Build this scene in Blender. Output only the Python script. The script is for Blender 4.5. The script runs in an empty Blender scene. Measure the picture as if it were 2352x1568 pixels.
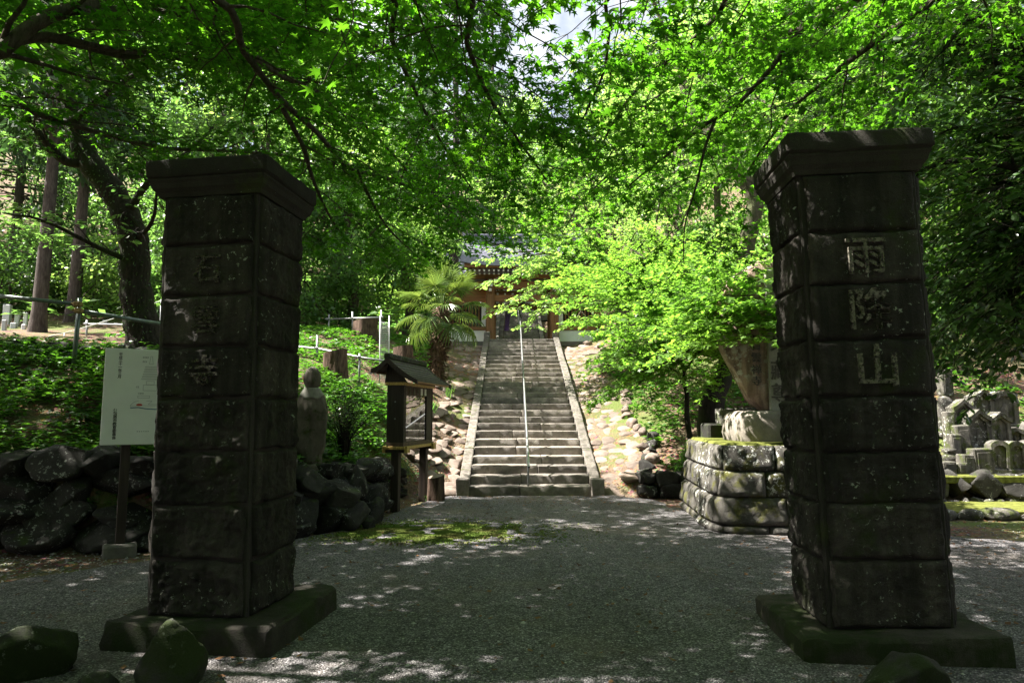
import bpy, bmesh, math, random
import numpy as np
from mathutils import Vector, Matrix, Euler

# ------------------------------------------------------------------ camera, sky, sun, exposure
scene = bpy.context.scene
C = scene.collection
EYE, PITCH, FPX = 1.55, math.radians(6.2), 24 / 36 * 2352
cam_d = bpy.data.cameras.new('camera')
cam_d.lens, cam_d.sensor_width, cam_d.clip_end, cam_d.clip_start = 24, 36, 600, 0.05
cam = bpy.data.objects.new('camera', cam_d)
C.objects.link(cam)
cam.location = (0, 0, EYE)
cam.rotation_euler = (math.pi / 2 + PITCH, 0, 0)
scene.camera = cam

SUN_EL = math.radians(54)
SUN_AZ = (-0.9975, 0.07)                     # horizontal direction towards the sun: from the left
world = bpy.data.worlds.new('World')
scene.world = world
world.use_nodes = True
wn = world.node_tree.nodes
sky = wn.new('ShaderNodeTexSky')
sky.sky_type = 'NISHITA'
sky.sun_disc = False
sky.sun_elevation = SUN_EL
sky.sun_rotation = math.atan2(SUN_AZ[0], SUN_AZ[1])
sky.air_density, sky.dust_density, sky.ozone_density = 1.0, 5.0, 1.0
bg = wn['Background']
bg.inputs['Strength'].default_value = 0.05
wt = world.node_tree                               # broken thin cloud over the whole sky
tc = wn.new('ShaderNodeTexCoord'); cn = wn.new('ShaderNodeTexNoise'); cr = wn.new('ShaderNodeValToRGB'); cm = wn.new('ShaderNodeMix')
cn.inputs['Scale'].default_value, cn.inputs['Detail'].default_value, cn.inputs['Roughness'].default_value = 4.0, 8, 0.6
cr.color_ramp.elements[0].position, cr.color_ramp.elements[1].position = 0.40, 0.60
cm.data_type = 'RGBA'; cm.inputs[7].default_value = (5.5, 5.6, 5.8, 1)
wt.links.new(tc.outputs['Generated'], cn.inputs['Vector']); wt.links.new(cn.outputs['Fac'], cr.inputs['Fac'])
wt.links.new(cr.outputs['Color'], cm.inputs[0]); wt.links.new(sky.outputs[0], cm.inputs[6]); wt.links.new(cm.outputs[2], bg.inputs['Color'])

sun_d = bpy.data.lights.new('sun', 'SUN')
sun_d.energy, sun_d.angle, sun_d.color = 5.0, math.radians(0.53), (1.0, 0.95, 0.87)
sun = bpy.data.objects.new('sun', sun_d)
C.objects.link(sun)
sv = Vector((SUN_AZ[0] * math.cos(SUN_EL), SUN_AZ[1] * math.cos(SUN_EL), math.sin(SUN_EL)))
sun.rotation_euler = sv.to_track_quat('Z', 'Y').to_euler()
sun.location = sv * 60

vs = scene.view_settings
vs.view_transform, vs.look, vs.gamma, vs.use_curve_mapping = 'Standard', 'None', 1.0, False
vs.exposure = 2.4
scene.render.engine = 'CYCLES'
cy = scene.cycles
cy.use_denoising = True
cy.max_bounces, cy.diffuse_bounces, cy.glossy_bounces, cy.transmission_bounces = 7, 4, 3, 6
cy.transparent_max_bounces = 6
cy.sample_clamp_indirect = 6
cy.caustics_reflective = cy.caustics_refractive = False

# ------------------------------------------------------------------ helpers
rng = np.random.default_rng(11)
random.seed(5)

def at(x, y, Y):
    """point at distance Y along the path that projects to (x, y) of a 2352 x 1568 view"""
    u, v = (x - 1176) / FPX, (784 - y) / FPX
    fy = math.cos(PITCH) - v * math.sin(PITCH)
    t = Y / fy
    return (u * t, Y, EYE + (math.sin(PITCH) + v * math.cos(PITCH)) * t)

def _hash(i, j, k, s):
    n = (i * 374761393 + j * 668265263 + k * 2147483647 + s * 1274126177) & 0xffffffff
    n = ((n ^ (n >> 13)) * 1274126177) & 0xffffffff
    n = ((n ^ (n >> 16)) * 2246822519) & 0xffffffff
    return ((n ^ (n >> 15)) & 0xffff) / 65535.0

def vnoise(p, seed=0):
    p = np.asarray(p, float)
    f = np.floor(p).astype(np.int64)
    t = p - f
    t = t * t * (3 - 2 * t)
    out = 0
    for a in (0, 1):
        for b in (0, 1):
            for c in (0, 1):
                w = (t[..., 0] if a else 1 - t[..., 0]) * (t[..., 1] if b else 1 - t[..., 1]) * (t[..., 2] if c else 1 - t[..., 2])
                out = out + w * _hash(f[..., 0] + a, f[..., 1] + b, f[..., 2] + c, seed)
    return out * 2 - 1

def fbm(p, seed=0, octs=4):
    p = np.asarray(p, float)
    s, a = 0, 0.5
    for o in range(octs):
        s = s + a * vnoise(p * (2.03 ** o) + o * 17.3, seed + o)
        a *= 0.5
    return s

def link(o, parent=None):
    C.objects.link(o)
    if parent is not None:
        o.parent = parent
    return o

def obj(name, me, parent=None, loc=(0, 0, 0), rot=(0, 0, 0), sc=(1, 1, 1)):
    o = bpy.data.objects.new(name, me)
    o.location, o.rotation_euler, o.scale = loc, rot, sc
    return link(o, parent)

def mesh(name, V, F, mat=None, smooth=False):
    me = bpy.data.meshes.new(name)
    if isinstance(F, np.ndarray):
        V = np.asarray(V, np.float32)
        n, k = F.shape
        me.vertices.add(len(V)); me.vertices.foreach_set('co', V.ravel())
        me.loops.add(n * k); me.loops.foreach_set('vertex_index', F.ravel().astype(np.int32))
        me.polygons.add(n)
        me.polygons.foreach_set('loop_start', np.arange(0, n * k, k, dtype=np.int32))
        me.update(calc_edges=True)
    else:
        me.from_pydata([tuple(map(float, v)) for v in V], [], F)
        me.update()
    if smooth:
        me.polygons.foreach_set('use_smooth', np.ones(len(me.polygons), bool))
        if smooth == 'sharp': me.set_sharp_from_angle(angle=0.55)
    if mat is not None:
        me.materials.append(mat)
    return me

def tag(o, label=None, cat=None, group=None, kind=None):
    if label: o['label'] = label
    if cat: o['category'] = cat
    if group: o['group'] = group
    if kind: o['kind'] = kind
    return o

def thing(name, label, cat, loc=(0, 0, 0), rz=0.0, group=None):
    o = bpy.data.objects.new(name, None)
    o.location, o.rotation_euler = loc, (0, 0, rz)
    o.empty_display_size = 0.1
    link(o)
    return tag(o, label, cat, group)

def struct(name, me, parent=None):
    o = obj(name, me, parent)
    if parent is None: o['kind'] = 'structure'
    return o

class MB:
    """collects shapes and links them as one mesh object"""
    def __init__(s): s.v, s.f = [], []
    def add(s, V, F):
        n = len(s.v)
        s.v.extend([tuple(map(float, p)) for p in V]); s.f.extend([tuple(i + n for i in f) for f in F])
        return s
    def box(s, c, d, b=0.006, R=None):
        """chamfered box, centre c, size d"""
        h = [x / 2 for x in d]
        b = min(b, min(h) * 0.45)
        V, idx = [], {}
        for sx in (-1, 1):
            for sy in (-1, 1):
                for sz in (-1, 1):
                    for ax in range(3):
                        p = [sx * (h[0] - b), sy * (h[1] - b), sz * (h[2] - b)]
                        p[ax] += (sx, sy, sz)[ax] * b
                        idx[(sx, sy, sz, ax)] = len(V); V.append(p)
        F = []
        for ax in range(3):
            o = [i for i in range(3) if i != ax]
            for sg in (-1, 1):
                q = []
                for a, bb in ((-1, -1), (1, -1), (1, 1), (-1, 1)):
                    k = [0, 0, 0]; k[ax] = sg; k[o[0]] = a; k[o[1]] = bb
                    q.append(idx[(*k, ax)])
                fl = (sg > 0) != (ax == 1)
                F.append(q if fl else q[::-1])
            for a in (-1, 1):
                for bb in (-1, 1):
                    k1 = [0, 0, 0]; k1[o[0]] = a; k1[o[1]] = bb
                    ka, kb = list(k1), list(k1); ka[ax] = -1; kb[ax] = 1
                    q = [idx[(*ka, o[0])], idx[(*kb, o[0])], idx[(*kb, o[1])], idx[(*ka, o[1])]]
                    fl = (a * bb > 0) != (ax == 1)
                    F.append(q[::-1] if fl else q)
        for sx in (-1, 1):
            for sy in (-1, 1):
                for sz in (-1, 1):
                    q = [idx[(sx, sy, sz, i)] for i in range(3)]
                    F.append(q if sx * sy * sz > 0 else q[::-1])
        V = [Vector(p) for p in V]
        if R is not None: V = [R @ p for p in V]
        return s.add([(p[0] + c[0], p[1] + c[1], p[2] + c[2]) for p in V], F)
    def beam(s, a, b, w, h, bev=0.006):
        a, b = Vector(a), Vector(b)
        d = b - a
        x = d.normalized(); up = Vector((0, 0, 1)) if abs(x.z) < 0.95 else Vector((0, 1, 0))
        y = up.cross(x).normalized(); z = x.cross(y)
        R = Matrix((x, y, z)).transposed()
        return s.box((a + b) / 2, (d.length, w, h), bev, R)
    def tube(s, pts, rad, n=8, cap=True):
        V, F = tube_np(pts, rad, n)
        k = len(pts)
        F = [tuple(f) for f in F]
        if cap:
            F.append(tuple(range(n))[::-1]); F.append(tuple((k - 1) * n + i for i in range(n)))
        return s.add(V, F)
    def prism(s, poly, z0, z1, top=None):
        n = len(poly); top = top or poly
        V = [(p[0], p[1], z0) for p in poly] + [(p[0], p[1], z1) for p in top]
        F = [tuple(range(n))[::-1], tuple(range(n, 2 * n))] + [(i, (i + 1) % n, n + (i + 1) % n, n + i) for i in range(n)]
        return s.add(V, F)
    def lathe(s, prof, n=20, c=(0, 0)):
        V, F = [], []
        for r, z in prof:
            for i in range(n):
                a = 2 * math.pi * i / n
                V.append((c[0] + r * math.cos(a), c[1] + r * math.sin(a), z))
        for j in range(len(prof) - 1):
            for i in range(n):
                F.append((j * n + i, j * n + (i + 1) % n, (j + 1) * n + (i + 1) % n, (j + 1) * n + i))
        F.append(tuple(range(n))[::-1]); F.append(tuple((len(prof) - 1) * n + i for i in range(n)))
        return s.add(V, F)
    def mesh(s, name, mat=None, smooth=False): return mesh(name, s.v, s.f, mat, smooth)
    def build(s, name, mat, parent=None, smooth=False, **k): return obj(name, s.mesh(name, mat, smooth), parent, **k)

def tube_np(pts, rad, n=8):
    pts = np.asarray(pts, float); k = len(pts)
    rad = np.broadcast_to(np.asarray(rad, float), (k,))
    T = np.gradient(pts, axis=0)
    T /= np.linalg.norm(T, axis=1)[:, None] + 1e-9
    ref = np.array([0, 0, 1.0]) if abs(T[0][2]) < 0.9 else np.array([1.0, 0, 0])
    N = np.zeros_like(T)
    v = np.cross(T[0], ref); v /= np.linalg.norm(v)
    for i in range(k):
        v = v - T[i] * np.dot(v, T[i]); v /= np.linalg.norm(v) + 1e-9
        N[i] = v
    B = np.cross(T, N)
    a = np.linspace(0, 2 * np.pi, n, endpoint=False)
    V = pts[:, None] + rad[:, None, None] * (np.cos(a)[None, :, None] * N[:, None] + np.sin(a)[None, :, None] * B[:, None])
    i, j = np.meshgrid(np.arange(k - 1), np.arange(n), indexing='ij')
    j2 = (j + 1) % n
    F = np.stack([i * n + j, i * n + j2, (i + 1) * n + j2, (i + 1) * n + j], -1).reshape(-1, 4)
    return V.reshape(-1, 3), F

def spline(pts, step=0.15):
    """Catmull-Rom through the points, resampled"""
    P = np.asarray(pts, float)
    P = np.vstack([2 * P[0] - P[1], P, 2 * P[-1] - P[-2]])
    out = []
    for i in range(1, len(P) - 2):
        n = max(2, int(np.linalg.norm(P[i + 1] - P[i]) / step))
        t = np.linspace(0, 1, n, endpoint=False)[:, None]
        out.append(0.5 * (2 * P[i] + (P[i + 1] - P[i - 1]) * t + (2 * P[i - 1] - 5 * P[i] + 4 * P[i + 1] - P[i + 2]) * t ** 2
                          + (-P[i - 1] + 3 * P[i] - 3 * P[i + 1] + P[i + 2]) * t ** 3))
    out.append(P[-2][None])
    return np.vstack(out)

def join_np(parts):
    Vs, Fs, n = [], [], 0
    for V, F in parts:
        Vs.append(V); Fs.append(F + n); n += len(V)
    return np.vstack(Vs), np.vstack(Fs)

# ------------------------------------------------------------------ materials
def M(name):
    m = bpy.data.materials.new(name); m.use_nodes = True
    nt = m.node_tree; b = nt.nodes['Principled BSDF']
    return m, nt, b

def N(nt, kind, **kw):
    n = nt.nodes.new('ShaderNode' + kind)
    for k, v in kw.items():
        if k in n.inputs: n.inputs[k].default_value = v
        else: setattr(n, k, v)
    return n

def noise(nt, scale, detail=6, rough=0.6, vec=None):
    n = N(nt, 'TexNoise', Scale=scale, Detail=detail, Roughness=rough)
    if vec is not None: nt.links.new(vec, n.inputs['Vector'])
    return n.outputs['Fac']

def ramp(nt, fac, stops):
    r = nt.nodes.new('ShaderNodeValToRGB')
    e = r.color_ramp.elements
    while len(e) < len(stops): e.new(0.5)
    for k, (p, c) in zip(e, stops):
        k.position = p
        k.color = (c, c, c, 1) if isinstance(c, (int, float)) else (*c, 1)
    nt.links.new(fac, r.inputs['Fac'])
    return r.outputs['Color']

def mix(nt, fac, a, b, mode='MIX'):
    m = nt.nodes.new('ShaderNodeMix'); m.data_type = 'RGBA'; m.blend_type = mode
    for sock, val in ((m.inputs[0], fac), (m.inputs[6], a), (m.inputs[7], b)):
        if hasattr(val, 'links'): nt.links.new(val, sock)
        elif isinstance(val, tuple): sock.default_value = (*val, 1)
        else: sock.default_value = val
    return m.outputs[2]

def coords(nt, world=True):
    if world:
        return nt.nodes.new('ShaderNodeNewGeometry').outputs['Position']
    return nt.nodes.new('ShaderNodeTexCoord').outputs['Object']

def bump(nt, b, h, strength=0.5, dist=0.02):
    n = N(nt, 'Bump', Strength=strength, Distance=dist)
    nt.links.new(h, n.inputs['Height']); nt.links.new(n.outputs[0], b.inputs['Normal'])

def stone_mat(name, dark, light, lichen=None, lich=0.6, moss=None, mossat=0.58, scale=1.0, bmp=0.5, up_moss=False, lscale=9, rough=0.9, streak=0.0):
    m, nt, b = M(name)
    p = coords(nt)
    c = ramp(nt, noise(nt, 2.2 * scale, 8, 0.7, p), [(0.3, dark), (0.72, light)])
    c = mix(nt, 0.55, c, ramp(nt, noise(nt, 60 * scale, 3, 0.7, p), [(0.3, 0.35), (0.7, 1.0)]), 'MULTIPLY')
    oi = nt.nodes.new('ShaderNodeObjectInfo')
    c = mix(nt, 0.75, c, ramp(nt, oi.outputs['Random'], [(0, (0.55, 0.53, 0.52)), (0.5, (0.95, 0.92, 0.88)), (1, (1.25, 1.2, 1.15))]), 'MULTIPLY')
    if streak:
        mp = nt.nodes.new('ShaderNodeMapping'); mp.inputs['Scale'].default_value = (9, 9, 0.7); nt.links.new(p, mp.inputs[0])
        c = mix(nt, streak, c, ramp(nt, noise(nt, 1.0, 5, 0.6, mp.outputs[0]), [(0.35, 0.35), (0.62, 1.35)]), 'MULTIPLY')
    if moss:
        f = ramp(nt, noise(nt, 1.7 * scale, 6, 0.65, p), [(mossat, 0), (mossat + 0.12, 1)])
        if up_moss:
            g = nt.nodes.new('ShaderNodeNewGeometry'); s = nt.nodes.new('ShaderNodeSeparateXYZ')
            nt.links.new(g.outputs['Normal'], s.inputs[0])
            f = mix(nt, 1.0, f, ramp(nt, s.outputs[2], [(0.35, 0), (0.8, 1)]), 'MULTIPLY')
        c = mix(nt, f, c, mix(nt, noise(nt, 90, 2, 0.5, p), tuple(x * 0.5 for x in moss), moss))
    if lichen:
        f = ramp(nt, noise(nt, lscale * scale, 5, 0.72, p), [(lich, 0), (lich + 0.035, 1)])
        f = mix(nt, 1.0, f, ramp(nt, noise(nt, 1.3, 3, 0.5, p), [(0.46, 0.05), (0.60, 1)]), 'MULTIPLY')
        c = mix(nt, f, c, lichen)
    nt.links.new(c, b.inputs['Base Color'])
    b.inputs['Roughness'].default_value = rough
    b.inputs['Specular IOR Level'].default_value = 0.25
    h = mix(nt, 0.4, noise(nt, 14 * scale, 8, 0.75, p), noise(nt, 70 * scale, 4, 0.6, p))
    bump(nt, b, h, bmp, 0.03)
    return m

def plain(name, col, rough=0.6, metal=0.0, var=0.25, scale=8, bmp=0.15, spec=0.4):
    m, nt, b = M(name)
    p = coords(nt)
    c = mix(nt, 1.0, col, ramp(nt, noise(nt, scale, 6, 0.65, p), [(0.3, 1 - var), (0.7, 1 + var)]), 'MULTIPLY')
    nt.links.new(c, b.inputs['Base Color'])
    b.inputs['Roughness'].default_value = rough; b.inputs['Metallic'].default_value = metal
    b.inputs['Specular IOR Level'].default_value = spec
    if bmp: bump(nt, b, noise(nt, scale * 6, 5, 0.6, p), bmp, 0.01)
    return m

def wood(name, c1, c2, axis=2, rough=0.7):
    m, nt, b = M(name)
    p = coords(nt, False)
    mp = nt.nodes.new('ShaderNodeMapping')
    s = [28, 28, 28]; s[axis] = 1.6
    mp.inputs['Scale'].default_value = s
    nt.links.new(p, mp.inputs[0])
    f = noise(nt, 1.0, 7, 0.65, mp.outputs[0])
    nt.links.new(ramp(nt, f, [(0.3, c1), (0.7, c2)]), b.inputs['Base Color'])
    b.inputs['Roughness'].default_value = rough
    b.inputs['Specular IOR Level'].default_value = 0.3
    bump(nt, b, f, 0.3, 0.006)
    return m

def bark(name, c1, c2, moss=None, scale=9):
    m, nt, b = M(name)
    p = coords(nt)
    mp = nt.nodes.new('ShaderNodeMapping'); mp.inputs['Scale'].default_value = (1, 1, 0.22)
    nt.links.new(p, mp.inputs[0])
    f = noise(nt, scale * 2.5, 7, 0.7, mp.outputs[0])
    c = ramp(nt, f, [(0.35, c1), (0.65, c2)])
    if moss: c = mix(nt, ramp(nt, noise(nt, 1.8, 5, 0.6, p), [(0.48, 0), (0.62, 0.9)]), c, moss)
    nt.links.new(c, b.inputs['Base Color'])
    b.inputs['Roughness'].default_value = 0.95
    b.inputs['Specular IOR Level'].default_value = 0.15
    bump(nt, b, f, 0.8, 0.03)
    return m

def leaf_mat(name, base, trans, tmix=0.5, rough=0.45, var=0.35, spec=0.35, yellow=0.0):
    m, nt, b = M(name)
    g = nt.nodes.new('ShaderNodeNewGeometry')
    r = g.outputs['Random Per Island']
    lo, hi = 1 - var, 1 + var
    v = ramp(nt, r, [(0, (lo, lo, lo)), (0.6, (1, 1, 1)), (0.93, (hi, hi, hi)), (1.0, (hi + yellow * 2.0, hi + yellow * 0.5, hi))])
    big = ramp(nt, noise(nt, 0.9, 3, 0.5, g.outputs['Position']), [(0.3, (0.75, 0.85, 0.8)), (0.7, (1.2, 1.1, 1.0))])
    c = mix(nt, 1.0, mix(nt, 1.0, base, v, 'MULTIPLY'), big, 'MULTIPLY')
    t = mix(nt, 1.0, mix(nt, 1.0, trans, v, 'MULTIPLY'), big, 'MULTIPLY')
    nt.links.new(c, b.inputs['Base Color'])
    b.inputs['Roughness'].default_value = rough
    b.inputs['Specular IOR Level'].default_value = spec
    tr = nt.nodes.new('ShaderNodeBsdfTranslucent')
    nt.links.new(t, tr.inputs['Color'])
    ms = nt.nodes.new('ShaderNodeMixShader'); ms.inputs[0].default_value = tmix
    nt.links.new(b.outputs[0], ms.inputs[1]); nt.links.new(tr.outputs[0], ms.inputs[2])
    nt.links.new(ms.outputs[0], nt.nodes['Material Output'].inputs['Surface'])
    return m

MT = {}
MT['pillar'] = stone_mat('pillar_stone', (0.026, 0.0235, 0.021), (0.082, 0.073, 0.064), (0.36, 0.38, 0.32), 0.615, (0.04, 0.05, 0.018), 0.58, 1.6, 1.0, lscale=14, streak=0.7)
MT['pillar_core'] = stone_mat('pillar_core_stone', (0.025, 0.023, 0.0205), (0.056, 0.051, 0.045), (0.4, 0.42, 0.36), 0.7, (0.05, 0.06, 0.022), 0.56, 1.6, 0.5)
MT['slab'] = stone_mat('base_slab_stone', (0.03, 0.027, 0.022), (0.09, 0.08, 0.066), None, 0.6, (0.028, 0.042, 0.010), 0.46, 1.8, 0.9)
MT['carved'] = plain('carved_pale_stone', (0.135, 0.122, 0.095), 0.9, 0, 0.6, 30, 0.4)
MT['carved_faint'] = plain('carved_faint_stone', (0.075, 0.066, 0.05), 0.9, 0, 0.4, 30, 0.4)
MT['granite'] = stone_mat('stair_granite', (0.13, 0.12, 0.105), (0.38, 0.345, 0.315), (0.50, 0.49, 0.45), 0.62, (0.09, 0.095, 0.04), 0.62, 2.6, 0.7)
MT['kerb_granite'] = stone_mat('kerb_granite', (0.09, 0.083, 0.073), (0.27, 0.245, 0.222), (0.45, 0.44, 0.40), 0.60, (0.08, 0.09, 0.03), 0.55, 3.0, 0.8, streak=0.4)
MT['wallrock'] = stone_mat('wall_rock', (0.018, 0.0175, 0.016), (0.06, 0.058, 0.053), (0.30, 0.31, 0.28), 0.575, (0.05, 0.075, 0.015), 0.55, 2.4, 0.7, True, 7)
MT['mossrock'] = stone_mat('mossy_rock', (0.02, 0.02, 0.018), (0.058, 0.055, 0.05), (0.22, 0.24, 0.19), 0.59, (0.028, 0.042, 0.009), 0.44, 2.0, 0.7, False, 6)
MT['flag'] = stone_mat('flagstone', (0.13, 0.10, 0.083), (0.34, 0.275, 0.235), (0.55, 0.53, 0.48), 0.68, (0.12, 0.13, 0.04), 0.66, 2.0, 0.6)
MT['pedestal'] = stone_mat('pedestal_stone', (0.045, 0.042, 0.038), (0.20, 0.19, 0.17), (0.60, 0.60, 0.56), 0.555, (0.11, 0.11, 0.025), 0.52, 2.6, 1.0, False, 5)
MT['tier'] = stone_mat('monument_tier_stone', (0.15, 0.135, 0.115), (0.33, 0.30, 0.265), (0.6, 0.6, 0.55), 0.66, (0.16, 0.16, 0.04), 0.60, 1.8, 0.6)
MT['stele'] = stone_mat('reddish_stele_stone', (0.22, 0.135, 0.11), (0.52, 0.39, 0.34), (0.58, 0.55, 0.52), 0.55, None, 0.6, 1.8, 1.0, False, 4, streak=0.9)
MT['stele_panel'] = stone_mat('stele_panel_stone', (0.30, 0.29, 0.26), (0.42, 0.41, 0.37), None, 0.6, None, 0.6, 1.6, 0.3)
MT['grave'] = stone_mat('old_grave_stone', (0.05, 0.048, 0.042), (0.21, 0.20, 0.18), (0.55, 0.55, 0.50), 0.57, (0.08, 0.10, 0.025), 0.50, 3.0, 0.8, False, 6, streak=0.6)
MT['grave_new'] = plain('polished_grave_stone', (0.40, 0.41, 0.43), 0.35, 0, 0.25, 2, 0)
MT['grave_white'] = plain('pale_grave_stone', (0.65, 0.65, 0.66), 0.5, 0, 0.15, 4, 0)
MT['statue'] = stone_mat('statue_stone', (0.07, 0.065, 0.05), (0.16, 0.14, 0.115), (0.36, 0.36, 0.32), 0.69, (0.045, 0.06, 0.015), 0.52, 2.5, 0.5)
MT['bib'] = plain('pale_collar', (0.20, 0.195, 0.165), 0.95, 0, 0.3, 20)
MT['wood_dark'] = wood('dark_stained_wood', (0.018, 0.013, 0.010), (0.05, 0.036, 0.028))
MT['wood_gate'] = wood('gate_timber', (0.13, 0.06, 0.025), (0.30, 0.15, 0.07))
MT['wood_gate_h'] = wood('gate_beam_timber', (0.15, 0.07, 0.03), (0.34, 0.17, 0.075), 0)
MT['wood_brown'] = wood('weathered_brown_wood', (0.05, 0.03, 0.02), (0.13, 0.085, 0.06))
MT['shingle'] = plain('dark_roof_slat', (0.055, 0.05, 0.045), 0.75, 0, 0.4, 12, 0.4)
MT['gold'] = plain('brass_ornament', (0.42, 0.30, 0.09), 0.5, 0.6, 0.45, 45, 0.5)
MT['white'] = plain('white_paint', (0.80, 0.80, 0.77), 0.6, 0, 0.06, 5, 0.05)
MT['door_paper'] = plain('shaded_door_paper', (0.45, 0.44, 0.41), 0.85, 0, 0.1, 3, 0.05)  # white paper greyed in colour for the shade under the hall roof
MT['plaster'] = plain('white_plaster', (0.80, 0.80, 0.78), 0.85, 0, 0.06, 3, 0.05)
MT['copper'] = plain('grey_copper_roof', (0.24, 0.235, 0.30), 0.42, 0.35, 0.25, 6, 0.1)
MT['pipe_green'] = plain('painted_pipe', (0.12, 0.15, 0.14), 0.4, 0.3, 0.3, 20, 0.05)
MT['pipe'] = plain('galvanised_pipe', (0.25, 0.255, 0.26), 0.45, 0.6, 0.15, 12, 0.05)
MT['clamp'] = plain('rusty_clamp', (0.22, 0.15, 0.06), 0.6, 0.5, 0.4, 40, 0.3)
MT['rope'] = plain('white_rope', (0.7, 0.7, 0.68), 0.8, 0, 0.1, 10, 0)
MT['ink'] = plain('black_ink', (0.03, 0.03, 0.03), 0.7, 0, 0, 5, 0)
MT['cut_dark'] = plain('dark_cut_letter', (0.10, 0.09, 0.08), 0.9, 0, 0.3, 30, 0.2)
MT['ink_grey'] = plain('grey_ink', (0.30, 0.32, 0.30), 0.7, 0, 0, 5, 0)
MT['ink_blue'] = plain('blue_ink', (0.08, 0.18, 0.25), 0.7, 0, 0, 5, 0)
MT['ink_red'] = plain('red_ink', (0.5, 0.06, 0.03), 0.7, 0, 0, 5, 0)
MT['board'] = plain('sign_board_white', (0.80, 0.83, 0.76), 0.45, 0, 0.05, 3, 0.02)
MT['photo_dark'] = plain('printed_dark_photo', (0.06, 0.07, 0.07), 0.5, 0, 0.6, 30, 0)
MT['purple'] = plain('purple_cloth', (0.11, 0.06, 0.22), 0.85, 0, 0.2, 15, 0.1)
MT['red'] = plain('red_flower', (0.6, 0.05, 0.03), 0.6, 0, 0.2, 15, 0)
MT['pink'] = plain('pink_plastic', (0.6, 0.08, 0.22), 0.5, 0, 0.1, 15, 0)
MT['concrete'] = plain('concrete_footing', (0.13, 0.12, 0.105), 0.9, 0, 0.3, 10, 0.4)
MT['stump'] = bark('stump_bark', (0.035, 0.022, 0.016), (0.15, 0.10, 0.075), None, 6)
MT['stump_top'] = wood('stump_cut_wood', (0.16, 0.12, 0.09), (0.30, 0.24, 0.19), 0, 0.9)
MT['bark'] = bark('maple_bark', (0.04, 0.032, 0.024), (0.12, 0.10, 0.075), (0.05, 0.06, 0.025))
MT['bark_dark'] = bark('dark_ivy_bark', (0.012, 0.010, 0.008), (0.045, 0.038, 0.03), (0.02, 0.03, 0.008))
MT['bark_cedar'] = bark('cedar_bark', (0.04, 0.032, 0.027), (0.11, 0.09, 0.08), None, 5)
MT['palm_fibre'] = bark('palm_fibre', (0.035, 0.022, 0.014), (0.17, 0.11, 0.075), None, 8)
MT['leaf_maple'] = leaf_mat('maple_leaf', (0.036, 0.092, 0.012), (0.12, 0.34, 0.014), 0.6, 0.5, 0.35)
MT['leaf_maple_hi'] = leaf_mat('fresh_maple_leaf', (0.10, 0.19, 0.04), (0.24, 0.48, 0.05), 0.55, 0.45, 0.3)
MT['leaf_bright'] = leaf_mat('bright_broad_leaf', (0.14, 0.22, 0.065), (0.34, 0.58, 0.11), 0.58, 0.4, 0.3, 0.45, 0.15)
MT['leaf_mid'] = leaf_mat('mid_green_leaf', (0.08, 0.155, 0.05), (0.20, 0.41, 0.075), 0.5, 0.4, 0.4, 0.4)
MT['leaf_dark'] = leaf_mat('evergreen_leaf', (0.04, 0.085, 0.025), (0.10, 0.23, 0.025), 0.35, 0.28, 0.4, 0.5)
MT['leaf_cedar'] = leaf_mat('cedar_needle', (0.04, 0.08, 0.035), (0.07, 0.16, 0.04), 0.3, 0.6, 0.4, 0.2)
MT['leaf_ground'] = leaf_mat('ground_cover_leaf', (0.06, 0.15, 0.02), (0.11, 0.30, 0.02), 0.4, 0.4, 0.4, 0.4)
MT['leaf_palm'] = leaf_mat('palm_leaf', (0.10, 0.16, 0.05), (0.20, 0.30, 0.05), 0.3, 0.25, 0.35, 0.5, 0.3)
MT['litter'] = leaf_mat('fallen_leaf', (0.14, 0.075, 0.04), (0.12, 0.07, 0.03), 0.15, 0.8, 0.6, 0.2)

def glass_mat():
    m, nt, b = M('case_glass')
    b.inputs['Base Color'].default_value = (0.9, 0.95, 0.93, 1)
    b.inputs['Roughness'].default_value = 0.0
    b.inputs['IOR'].default_value = 1.52
    b.inputs['Transmission Weight'].default_value = 1.0
    return m
MT['glass'] = glass_mat()

def ground_mat():
    m, nt, b = M('forest_soil')
    p = coords(nt)
    c = ramp(nt, noise(nt, 1.1, 8, 0.65, p), [(0.32, (0.075, 0.052, 0.036)), (0.7, (0.20, 0.145, 0.105))])
    lit = N(nt, 'TexVoronoi', Scale=22); nt.links.new(p, lit.inputs['Vector'])
    c = mix(nt, ramp(nt, noise(nt, 3.5, 4, 0.6, p), [(0.45, 0), (0.6, 0.6)]), c,
            mix(nt, 1.0, lit.outputs['Color'], (0.30, 0.19, 0.12), 'MULTIPLY'))
    c = mix(nt, ramp(nt, noise(nt, 0.55, 6, 0.6, p), [(0.46, 0), (0.58, 0.85)]), c, (0.075, 0.11, 0.025))
    nt.links.new(c, b.inputs['Base Color']); b.inputs['Roughness'].default_value = 0.95
    b.inputs['Specular IOR Level'].default_value = 0.1
    bump(nt, b, mix(nt, 0.5, noise(nt, 9, 8, 0.7, p), lit.outputs['Distance']), 0.9, 0.05)
    return m
MT['ground'] = ground_mat()

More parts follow.
